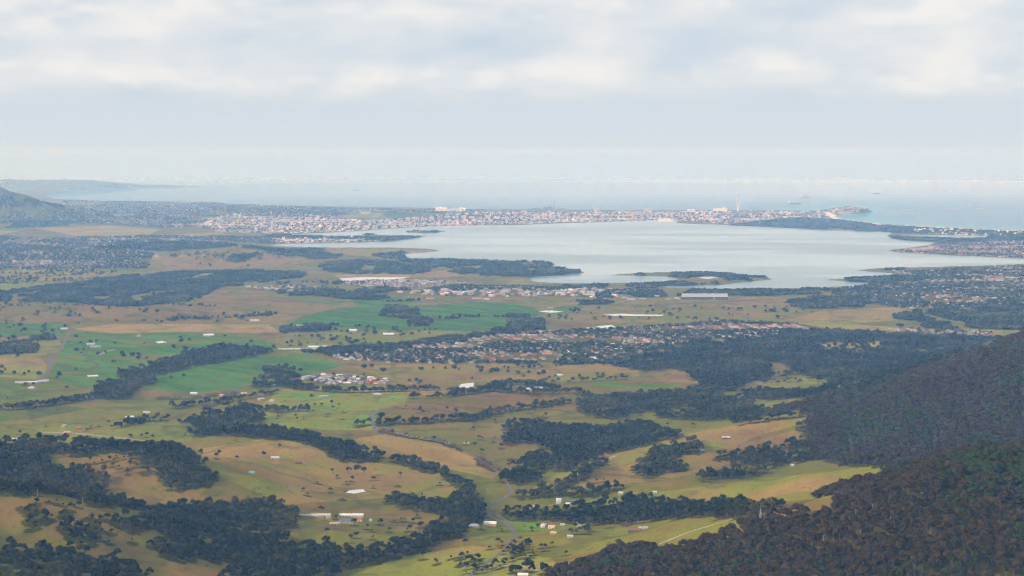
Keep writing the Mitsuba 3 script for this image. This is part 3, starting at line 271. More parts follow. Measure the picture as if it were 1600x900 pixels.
LINES = [
 ["creek",11,16,[-1360,5025,-1339,5024,-1329,5022,-1307,5015,-1297,5014,-1278,5017,-1269,5021,-1261,5029,-1243,5077,-1239,5104,-1234,5122,-1214,5165,-1203,5203,-1193,5249,-1189,5276,-1179,5369,-1173,5388,-1165,5402,-1152,5437,-1130,5484]],
 ["creek",11,22,[-686,4626,-676,4617,-664,4599,-647,4541,-621,4480,-579,4234,-569,4221,-549,4198,-539,4182,-521,4169,-513,4165,-496,4162,-472,4161,-456,4163,-429,4144,-403,4130,-375,4111,-356,4104,-337,4100]],
 ["creek",11,14,[-735,5712,-687,5719,-664,5728,-651,5714,-625,5682,-612,5661,-582,5585,-565,5536,-551,5508,-539,5494,-514,5474,-490,5450,-454,5423,-412,5429,-402,5428,-359,5414,-348,5409,-337,5406,-305,5403,-272,5395,-262,5394,-251,5396,-241,5401,-230,5412,-220,5430,-211,5459]],
 ["creek",12,18,[23,3632,38,3631,45,3632,53,3634,83,3649,125,3660,139,3660,154,3657,169,3666,184,3679]],
 ["creek",11,12,[-269,5213,-248,5202,-238,5200,-228,5202,-208,5211,-198,5211,-167,5200,-148,5231,-139,5251,-120,5308,-100,5357,-70,5401,-36,5374,8,5350,51,5330,95,5328,128,5321,171,5316,181,5297,219,5239]],
 ["creek",11,16,[-70,5417,-58,5442,-47,5474,-37,5699,-12,5787,0,5877,11,5862,34,5799,45,5777,56,5760,67,5662,78,5614,88,5457,99,5433,122,5399]],
 ["creek",12,14,[-361,4672,-316,4672,-271,4675,-235,4686,-207,4697,-171,4714,-152,4727,-123,4764,-103,4784,-93,4798,-75,4838,-56,4863,-38,4892,-10,4926,20,4970,30,4983,61,5012,92,5036,103,5048,126,5089,149,5124]],
 ["bare",8,10,[-311,4598,-297,4521,-287,4504,-277,4492,-249,4469,-229,4449,-211,4443,-202,4438,-165,4399,-156,4387,-146,4366,-119,4330,-101,4312,-83,4287,-61,4227,-54,4197,-39,4032,-32,3995,-16,3964,-8,3942,0,3908]],
 ["bare",9,12,[-974,5503,-963,5503,-906,5489,-883,5486,-874,5502,-849,5559,-840,5573,-830,5583,-820,5590,-798,5600,-788,5607,-777,5617,-789,5487,-794,5455,-798,5415,-800,5361,-803,5318,-804,5264,-808,5228]],
 ["far",13,10,[-711,6706,-666,6663,-637,6641,-608,6625,-594,6619,-552,6605,-528,6621,-503,6634,-466,6651,-429,6666,-415,6683,-402,6704,-390,6743,-371,6924,-358,6962,-346,7011,-334,7049,-295,7133,-282,7169,-256,7254,-213,7302,-184,7340,-170,7361,-96,7487,-65,7597,-49,7647,-33,7686,0,7754]],
 ["far",13,10,[-290,8205,-258,8243,-210,8288,-193,8306,-161,8348,-113,8356,-80,8357,-48,8355,-16,8349,0,8345,34,8394,51,8416,68,8436,119,8488,137,8508]],
 ["far",13,8,[-712,9242,-618,9220,-561,9209,-525,9255,-449,9339]],
 ["creek",12,10,[-760,5247,-747,5226,-710,5177,-698,5158,-676,5145,-665,5137,-620,5094,-588,5067,-552,5042,-528,5020,-517,5012]],
 ["creek",12,12,[-890,5216,-875,5248,-869,5268,-856,5316,-836,5328,-826,5332,-816,5333,-783,5333,-772,5331,-745,5361,-727,5387,-718,5397,-699,5414,-689,5427,-681,5443,-662,5468,-653,5485]],
 ["creek",12,14,[182,4020,174,4000,159,3949,151,3911,144,3889,130,3833,123,3815,116,3802,101,3771,80,3709,66,3682,59,3664]],
 ["far",14,8,[-1404,8097,-1360,8144,-1316,8198,-1302,8210,-1272,8232,-1165,8296,-1105,8344,-1074,8365,-1059,8388,-1045,8416,-1001,8508,-987,8536]],
 ["creek",12,10,[591,4826,627,4815,645,4814,693,4824,723,4826,732,4825,741,4821,758,4807]],
 ["creek",12,10,[337,5825,325,5822,299,5809,286,5805,237,5803,199,5806,187,5808,164,5822,104,5842,92,5843,80,5843,68,5841,56,5837]],
 ["creek",12,10,[497,4281,522,4288,557,4303,566,4307,594,4327,604,4331,640,4337,685,4339]],
 ["creek",13,8,[-175,5427,-162,5406,-127,5367,-103,5334,-93,5350,-42,5400,-21,5417,0,5431]],
 ["creek",12,12,[-913,3678,-902,3689,-897,3697,-888,3721,-881,3725,-875,3731,-870,3742,-866,3755,-848,3778,-844,3793,-834,3785,-826,3786,-818,3789,-936,4375,-910,4344]],
 ["creek",12,12,[-914,4649,-908,4668,-904,4701,-902,4743,-917,4878,-903,4917,-885,4921,-867,4928,-858,4930]],
 ["creek",12,60,[-2855,13927,-2832,13953,-2810,13985,-2789,14022,-2763,14038,-2707,14043,-2651,14053,-2624,14062,-2598,14074,-2572,14091,-2544,14093,-2516,14098,-2489,14110,-2411,14154,-2330,14188,-2275,14208,-2242,14184,-2178,14148,-2147,14133,-2116,14124,-2087,14119,-2057,14118]],
 ["creek",12,45,[-1728,13097,-1671,13078,-1643,13066,-1613,13048,-1580,13001,-1550,12977,-1521,12959,-1493,12947,-1465,12932,-1353,12883,-1325,12861,-1294,12822]],
 ["creek",12,30,[-1727,12682,-1707,12735,-1685,12777,-1661,12801]],
]
SCATTER = [
 ["on the dry rolling hills at the far left","far",120,[-2515,9329,-1614,9314,-1531,9199,-1450,9081,-1422,9037,-1365,8929,-1338,8886,-1287,8813,-1216,8732,-1168,8672,-1054,8550,-1011,8509,-1020,8425,-1031,8354,-1066,8180,-1086,8055,-1124,8058,-1160,8057,-1178,8053,-1231,8036,-1248,8032,-1302,8025,-1338,8018,-1407,7998,-1493,7967,-1544,7952,-1595,7935,-1630,7928,-1666,7926,-1721,7928,-1777,7939,-1817,7951,-1876,7972,-1995,8010,-2052,8017,-2127,8020,-2163,8018]],
 ["on the airfield grass behind the town","far",72,[158,8182,213,8181,232,8179,287,8169,325,8167,343,8170,400,8185,456,8189,531,8200,550,8201,568,8200,661,8189,752,8170,789,8170,845,8172,937,8159,1048,8160,1116,8243,1162,8294,1186,8323,1210,8357,1311,8506,1300,8577,1278,8734,1266,8803,1256,8890,1053,8887,953,8893,791,8891,750,8892,670,8903,529,8916,428,8913,286,8913,220,8559,178,8326]],
 ["on the purple brown hill right of the curving road","mid",38,[-313,4858,-282,4892,-261,4911,-230,4951,-208,4971,-176,5010,-143,5043,-121,5070,-98,5091,-87,5104,-76,5124,-53,5182,-30,5230,-19,5252,-7,5267,17,5284,65,5311,77,5319,114,5355,138,5373,145,4994,121,4973,110,4967,87,4959,64,4941,18,4895,-27,4846,-60,4819,-82,4791,-125,4751,-156,4717,-209,4682,-240,4664,-263,4718,-287,4779]],
 ["on the olive hillside above the wooded gully","mid",44,[-237,4596,-218,4626,-208,4637,-178,4664,-137,4705,-106,4745,-75,4780,-54,4816,-33,4841,0,4888,11,4891,79,4918,91,4920,124,4912,158,4909,169,4910,181,4914,227,4934,250,4939,284,4941,307,4945,319,4944,360,4894,391,4862,440,4793,458,4761,467,4736,482,4672,471,4671,449,4661,417,4657,406,4652,394,4644,372,4624,360,4613,314,4549,303,4538,292,4533,282,4539,272,4542,252,4542,231,4539,221,4534,189,4506,158,4490,117,4461,86,4444,66,4398,9,4314,-27,4248,-46,4272,-65,4291,-84,4320,-132,4369,-141,4384,-172,4458,-203,4505,-214,4529,-226,4574]],
 ["on the straw coloured hill around the white dam","mid",24,[-644,4073,-607,4079,-570,4080,-525,4091,-480,4106,-462,4114,-453,4120,-445,4129,-429,4157,-390,4136,-371,4122,-352,4113,-314,4104,-286,4093,-250,4087,-213,4075,-204,4070,-185,4055,-157,4024,-138,3989,-128,3975,-117,3611,-124,3598,-140,3584,-148,3580,-164,3573,-180,3569,-197,3569,-222,3580,-230,3582,-238,3581,-246,3577,-262,3565,-276,3547,-291,3534,-330,3518,-353,3502,-383,3484,-405,3465,-419,3444,-426,3436,-448,3421,-470,3408,-491,3392,-513,3380,-530,3457,-554,3551,-569,3625]],
 ["on the dry slope behind the left woods","mid",49,[-839,3638,-813,3634,-773,3641,-740,3641,-723,3640,-715,3638,-697,3631,-678,3618,-669,3613,-652,3610,-635,3612,-620,3615,-596,3625,-569,3597,-550,3565,-491,3514,-450,3483,-463,3460,-483,3433,-489,3423,-512,3370,-557,3417,-611,3465,-637,3483,-679,3504,-697,3516,-734,3550,-752,3563,-773,3586,-810,3612]],
 ["on the tan ridge at the lower left","mid",49,[-749,2900,-723,2897,-702,2893,-689,2893,-658,2899,-621,2912,-613,2898,-598,2878,-526,2802,-574,2791,-635,2786,-654,2787,-687,2795,-715,2844,-735,2874]],
 ["on the farm slope around the blue roofed house","mid",24,[-371,3277,-357,3288,-338,3320,-325,3335,-296,3355,-268,3380,-246,3393,-239,3400,-232,3411,-224,3418,-202,3428,-179,3441,-156,3449,-144,3175,-173,3164,-194,3144,-221,3123,-248,3095,-283,3075,-316,3050,-359,3220]],
 ["on the bright spur pasture left of the forest toe","mid",27,[-108,3339,-100,3344,-85,3350,-77,3356,-22,3411,-6,3417,26,3424,42,3424,58,3420,82,3412,113,3411,121,3407,128,3399,135,3356,149,3324,155,3299,170,3287,184,3269,191,3263,198,3259,213,3257,220,3253,227,3244,246,3205,250,3156,256,3141,268,3116,263,2971,269,2961,275,2955,287,2946,314,2942,305,2800,309,2779,315,2768,331,2747,336,2733,311,2727,299,2729,293,2732,276,2743,252,2756,218,2784,194,2801,182,2811,164,2837,121,2874,89,2891,76,2896,69,2896,56,2890,50,2907,24,2965,4,3032,-16,3073,-31,3143,-38,3161,-68,3201,-90,3247,-100,3321]],
 ["on the reddish slope below the pink house","mid",27,[436,4095,446,4104,497,4138,529,4166,560,4190,581,4204,612,4218,603,4154,583,4141,542,4110,502,4075,473,4053,463,4043,402,3968,381,3936,371,3924,361,3915,342,3902,313,3875,276,3854,266,3846,247,3822,210,3789,183,3777,165,3761,156,3756,130,3755,121,3752,147,3777,166,3802,184,3821,202,3850,231,3903,241,3918,260,3940,279,3955,316,3981,336,4000,385,4041,405,4060]],
 ["on the long green spur below the ridge","mid",15,[209,3587,216,3580,231,3561,239,3555,246,3552,262,3551,278,3553,287,3556,295,3561,312,3577,321,3580,336,3569,343,3567,399,3560,407,3562,450,3585,459,3598,503,3870,531,3886,495,3561,497,3521,502,3502,509,3493,516,3487,544,3471,552,3469,559,3469,567,3471,614,3469,661,3472,642,3445,624,3424,607,3408,566,3375,431,2637,424,2626,420,2639,459,2925,442,2946,407,2983,399,3024,389,3054,424,3393,417,3397,380,3411,365,3418,292,3474,270,3505,262,3512,238,3530,231,3538,223,3549]],
 ["on the olive paddock left of the curving road","mid",24,[-356,4761,-400,5025,-413,5049,-442,5116,-524,5244,-537,5264,-631,5354,-645,5371,-660,5398,-611,5072,-565,4739,-528,4699,-504,4681,-493,4676,-471,4670,-427,4666,-373,4656,-351,4648,-329,4637]],
 ["on the tan paddocks below the town","far",48,[-507,6308,-493,6315,-465,6326,-423,6337,-394,6338,-350,6334,-321,6334,-206,6343,-177,6351,-134,6369,-105,6378,-76,6378,-32,6371,-3,6370,40,6377,99,6394,143,6400,216,6415,231,6417,260,6416,333,6409,392,6415,378,6304,343,5922,289,5921,249,5923,208,5923,195,5925,181,5929,128,5955,114,5958,60,5959,6,5953,-8,5950,-22,5944,-62,5921,-89,5902,-115,5880,-128,5874,-181,5860,-195,5852,-207,5831,-219,5801,-232,5787,-258,5771,-271,5765,-296,5757,-328,5858,-343,5903,-359,5938,-389,5997,-420,6065,-437,6108,-456,6181,-490,6269]],
 ["on the paddocks along the white gravel track","mid",27,[-1231,4773,-1198,4775,-1155,4780,-1133,4780,-1100,4777,-1088,4775,-1064,4765,-1053,4763,-1042,4767,-1033,4775,-1015,4791,-1006,4802,-993,4847,-986,4866,-977,4879,-967,4886,-905,4917,-864,4941,-853,4944,-842,4945,-819,4943,-808,4944,-797,4948,-677,4198,-694,4243,-709,4274,-721,4289,-732,4297,-754,4307,-764,4310,-795,4313,-805,4316,-849,4337,-881,4348,-893,4354,-905,4367,-919,4384,-931,4394,-942,4399,-997,4418,-1019,4424,-893,3837,-891,3793,-896,3775,-906,3745,-912,3738,-920,3734,-965,3740]],
 ["on the big green paddock","far",36,[-1380,5914,-1436,6220,-1472,6444,-1520,6762,-1615,7300,-1640,7451,-1605,7446,-1570,7443,-1486,7447,-1452,7444,-1366,7441,-1331,7433,-1277,7414,-1259,7411,-1242,7410,-1209,7414,-1160,7425,-1144,7426,-1092,7422,-1058,7422,-1025,7429,-961,7450,-910,7457,-833,6823,-846,6800,-885,6738,-897,6715,-908,6687,-930,6625,-975,6520,-986,6495,-998,6474,-1033,6415,-1043,6391,-1062,6330,-1073,6310,-1086,6297,-1136,6256,-1148,6243,-1159,6226,-1170,6207,-1179,6184,-1185,6139,-1194,6113,-1205,6093,-1216,6078,-1228,6066,-1241,6057,-1279,6035,-1304,6016,-1338,5977,-1369,5928]],
 ["on the flats at the left edge","far",56,[-2060,8018,-2023,8014,-1985,8007,-1868,7970,-1810,7949,-1772,7937,-1745,7786,-1668,7383,-1642,7240,-1536,6694,-1483,6389,-1460,6262,-1401,5965,-1391,5876,-1386,5807,-1374,5711,-1363,5577,-1361,5483,-1353,5409,-1335,5300,-1325,5220,-1321,5163,-1296,5029]],
 ["on the pasture between the green fields and the town","far",96,[-924,7994,-884,7956,-864,7941,-845,7930,-808,7917,-734,7900,-698,7890,-661,7876,-587,7843,-569,7837,-532,7829,-461,7819,-443,7815,-353,7782,-317,7771,-299,7764,-227,7716,-192,7698,-139,7660,-121,7650,-104,7642,-87,7636,-17,7625,0,7620,-17,7599,-34,7571,-134,7369,-150,7342,-198,7274,-245,7198,-260,7176,-292,7140,-354,7083,-369,7067,-428,6980,-442,6953,-455,6909,-462,6794,-475,6751,-488,6725,-502,6707,-516,6693,-549,6712,-566,6726,-583,6744,-601,6772,-620,6808,-638,6835,-656,6858,-674,6876,-691,6888,-708,6897,-758,6917,-827,6958,-874,7431]],
 ["on the straw slope beside the bare hedgerow","mid",13,[-356,4242,-341,4305,-332,4327,-314,4355,-298,4420,-289,4445,-261,4499,-250,4480,-229,4432,-218,4399,-206,4351,-186,4327,-157,4298,-129,4278,-119,4268,-82,4220,-72,4206,-63,4182,-44,4049,-35,4019,-26,3999,-44,4013,-62,4036,-90,4063,-109,4091,-156,4127,-185,4136,-194,4137,-203,4136,-212,4133,-239,4119,-267,4141,-305,4174,-325,4203,-345,4227]],
 ["on the bright meadow left of the valley lane","mid",12,[-228,2937,-197,2968,-140,3023,-114,3044,-87,3071,-74,3081,-60,3088,-53,3070,-45,3057,-24,3031,-17,3018,10,2959,37,2923,56,2890,52,2819,44,2720,13,2752,-31,2782,-44,2794,-58,2817,-71,2832,-105,2888,-119,2902,-140,2917,-160,2927,-195,2936]],
 ["near the lane at the bottom of the view","mid",33,[-116,2975,-93,2982,-85,2987,-78,2999,-71,2985,-43,2952,-16,2912,-9,2900,-5,2816,0,2766,-46,2786,-87,2822,-101,2841,-107,2905]],
 ["around the junction of the valley lane","mid",33,[-20,3108,1,3078,9,3072,30,3063,33,2888,26,2900,13,2918,-14,2940]],
 ["on the upper yellow clearing","far",48,[1074,7111,1126,7135,1161,7155,1218,7205,1255,7232,1290,7249,1343,7270,1267,6856,1176,6781,1159,6769,1108,6740,1056,6703,1063,6842,1063,6939]],
 ["on the lower yellow clearing","mid",22,[716,5858,745,5874,790,5904,819,5917,833,5919,847,5920,861,5919,874,5915,912,5900,925,5893,937,5884,922,5878,907,5869,876,5843,859,5824,841,5792,815,5704,797,5676,781,5656,751,5625,736,5611,721,5601,716,5655,718,5768]],
 ["on the flats left of the industrial strip","far",200,[-1279,10777,-829,10776,-526,10252,-734,9527,-1187,10003]],
 ["on the flats before the far suburbs","far",200,[-3079,12007,-2119,11802,-2282,10950,-2699,10519]],
 ["on the dry dome before the lake","far",96,[-2303,12835,-2160,12852,-2131,12858,-2048,12890,-2022,12908,-1998,12946,-1974,12979,-1918,13003,-1864,13039,-1808,13064,-1781,13081,-1719,13053,-1656,13013,-1589,12941,-1557,12914,-1526,12894,-1435,12851,-1376,12827,-1344,12801,-1281,12735,-1219,12677,-1297,12595,-1453,12448,-1504,12393,-1528,12362,-1643,12163,-1730,11995,-1808,12141,-1846,12205,-1884,12262,-1957,12359,-2100,12524,-2175,12616,-2214,12671,-2256,12739]],
]
SUBURBS = [
 ["town",38,4.5,[-590,6554,-565,6616,-551,6641,-509,6705,-496,6738,-485,6802,-477,6915,-465,6977,-451,7023,-420,7062,-404,7079,-388,7094,-371,7106,-304,7143,-254,7176,-208,7262,-160,7341,-144,7371,-96,7478,-29,7533,-12,7544,5,7551,22,7554,39,7553,73,7550,90,7555,107,7564,124,7576,141,7594,212,7675,248,7708,284,7729,320,7753,376,7799,394,7812,413,7821,431,7828,467,7837,504,7842,544,7874,664,7955,721,7988,759,8014,858,8101,910,8068,927,8059,945,8053,962,8048,1016,8040,1051,8029,1085,8013,1136,7983,1152,7974,1165,7939,1178,7898,1198,7794,1209,7751,1222,7716,1234,7686,1134,7603,1075,7558,959,7462,779,7351,721,7279,701,7247,659,7161,619,7083,561,6981,541,6932,522,6893,504,6860,485,6819,466,6758,447,6706,393,6578,343,6490,311,6439,267,6453,223,6460,104,6455,60,6448,2,6436,-12,6435,-56,6438,-85,6437,-114,6428,-171,6402,-199,6394,-286,6388,-329,6390,-376,6430,-408,6454,-454,6475,-501,6491,-536,6517,-572,6540]],
 ["shore",42,1.2,[-3304,22450,-3106,22530,-2905,22595,-2855,22616,-2756,22666,-2649,22688,-2544,22723,-2440,22770,-2337,22828,-2267,22710,-2191,22524,-2043,21572,-1975,21428,-1909,21306,-1736,21187,-1677,21133,-1618,21064,-1348,21067,-1308,21206,-1265,21318,-1221,21410,-1130,21573,-991,21836,-896,22002,-848,22079,-798,22134,-698,22234,-495,22413,-444,22462,-394,22560,-361,23901,-307,24003,309,24144,1554,24293,3298,24314,3412,24312,3468,24304,3521,24281,3586,23948,3631,23875,3679,23828,3731,23799,3447,21986,3162,22458,2538,20870,2099,19872,1762,21181,1349,21071,654,20448,-378,19677,-980,19139,-1394,18148,-1699,17692,-2061,17402,-2571,17849,-3122,19511,-3283,21674,-3312,22180]],
 ["scrub",75,8,[-4761,17292,-3903,16472,-3101,16991,-1980,16713,-1822,15375,-2333,15840,-2892,15845,-2984,15222,-3007,14996,-2899,14299,-2890,14100,-2838,14003,-2794,13947,-2753,13905,-2599,13771,-2450,13654,-2307,12780,-2260,12445,-2192,11997,-2693,12004,-3238,11745]],
 ["estate",28,0.3,[-2999,12645,-3026,13025,-2946,13132,-2872,13074,-2797,13007,-2720,12926,-2602,12787,-2465,12324,-2529,12236,-2631,12071,-2922,12352]],
 ["point",36,1.8,[2711,14202,3044,14849,3302,15389,3706,15853,4331,16102,3552,13198,3274,13445,2960,13790]],
 ["woods",58,9,[1629,10159,1958,10619,2213,10782,2295,11361,2295,11738,2616,12004,3346,12428,2437,9039,2276,8972,2139,8911,1984,8851,1895,8814,1754,8672,1722,8809,1690,8958,1643,9141,1660,9581,1566,9765]],
 ["estate",22,0.1,[-633,5925,-624,5975,-613,6007,-602,6033,-519,6025,-464,6014,-419,5973,-374,5936,-384,5881,-390,5765,-404,5769,-461,5792,-475,5794,-530,5784,-544,5782,-558,5783,-577,5821,-612,5871]],
 ["works",60,0.5,[-511,9949,-327,10200,0,10304,259,10097,651,10150,395,9480,247,9616,0,9661,-309,9616]],
 ["shore",50,0.8,[-1919,16201,-1274,16578,-971,15952,-1493,15544,-1786,15489]],
 ["scrub",75,5,[-5195,18879,-5119,18913,-5044,18955,-4936,19031,-4865,19093,-4832,19130,-4733,19259,-4702,19307,-4673,19368,-4604,19446,-4569,19498,-4536,19559,-4507,19634,-4483,19737,-4498,20016,-4506,20490,-4503,20703,-4512,20965,-5610,26350,-4420,27639,-3986,27234,-3353,23265,-3291,23196,-3177,23131,-3066,23081,-3011,23061,-2958,23052,-2906,23048,-2854,23055,-2804,23069,-2754,23085,-2706,23111,-2658,23147,-2613,23209,-2514,23256,-2467,23300,-2665,25711,-1888,24586,-1901,23958,-1778,21708,-1823,21585,-1920,21430,-1971,21452,-2023,21486,-2076,21533,-2132,21604,-2195,21741,-2270,21992,-2326,22049,-2378,22071,-2430,22084,-3046,22187,-3303,22226,-3408,22247,-3566,22289,-3475,22074,-3375,21793,-3073,20876,-3065,19155,-3312,18814,-3486,19067,-3603,19228,-3716,19364,-3770,19416,-3822,19457,-3872,19485,-3919,19501,-3964,19507,-4264,19272,-4376,19195,-4483,19098,-4555,19042,-4665,18967,-4777,18903,-4853,18868,-4930,18838,-5048,18803,-5167,18775]],
 ["estate",30,0.2,[-953,10614,-834,10831,-561,10942,-275,10721,-496,10304,-764,10355]],
 ["woods",40,1.2,[1477,7665,1561,7715,1613,7700,1646,7688,1695,7664,1743,7636,1808,7605,1811,7517,1817,7443,1783,7440,1668,7449,1652,7453,1605,7469,1589,7473,1573,7474,1488,7468,1482,7606]],
 ["shore",40,0.4,[3695,23817,3767,23907,3859,24125,3918,24099,3982,24096,4052,24127,4107,24077,4171,24075,4240,24101,4274,23944,4129,23812,4060,23766,3989,23701,3913,23609,3832,23483,3795,23646]],
 ["shore",34,0.7,[3416,17782,3984,18575,4348,17871,4688,17434,4557,16943,4083,17004,3761,17277]],
 ["scrub",70,4,[-7030,31180,-5709,30204,-4396,29249,-3645,28088,-2968,23282,-2912,23260,-2860,23271,-2812,23312,-3253,27487,-2732,26692,-1547,25870,-320,25030,-546,24360,-559,22545,-611,22454,-714,22325,-861,22248,-910,22218,-1054,22111,-1335,21855,-1382,21820,-1430,21804,-1479,21801,-1578,21827,-1629,21858,-1865,24287,-2499,25200,-2364,23317,-2410,23249,-2457,23206,-2506,23178,-2556,23163,-2651,23084,-2699,23057,-2748,23036,-2849,23009,-2900,23003,-3005,23013,-3169,23069,-3224,23094,-3279,23112,-3335,23139,-3393,23182,-4004,26936,-4360,27264,-5889,26960,-4554,20634,-6446,28896]],
 ["works",55,0.8,[-1241,10458,-921,10255,-908,9758,-1155,10002,-1368,10156]],
]
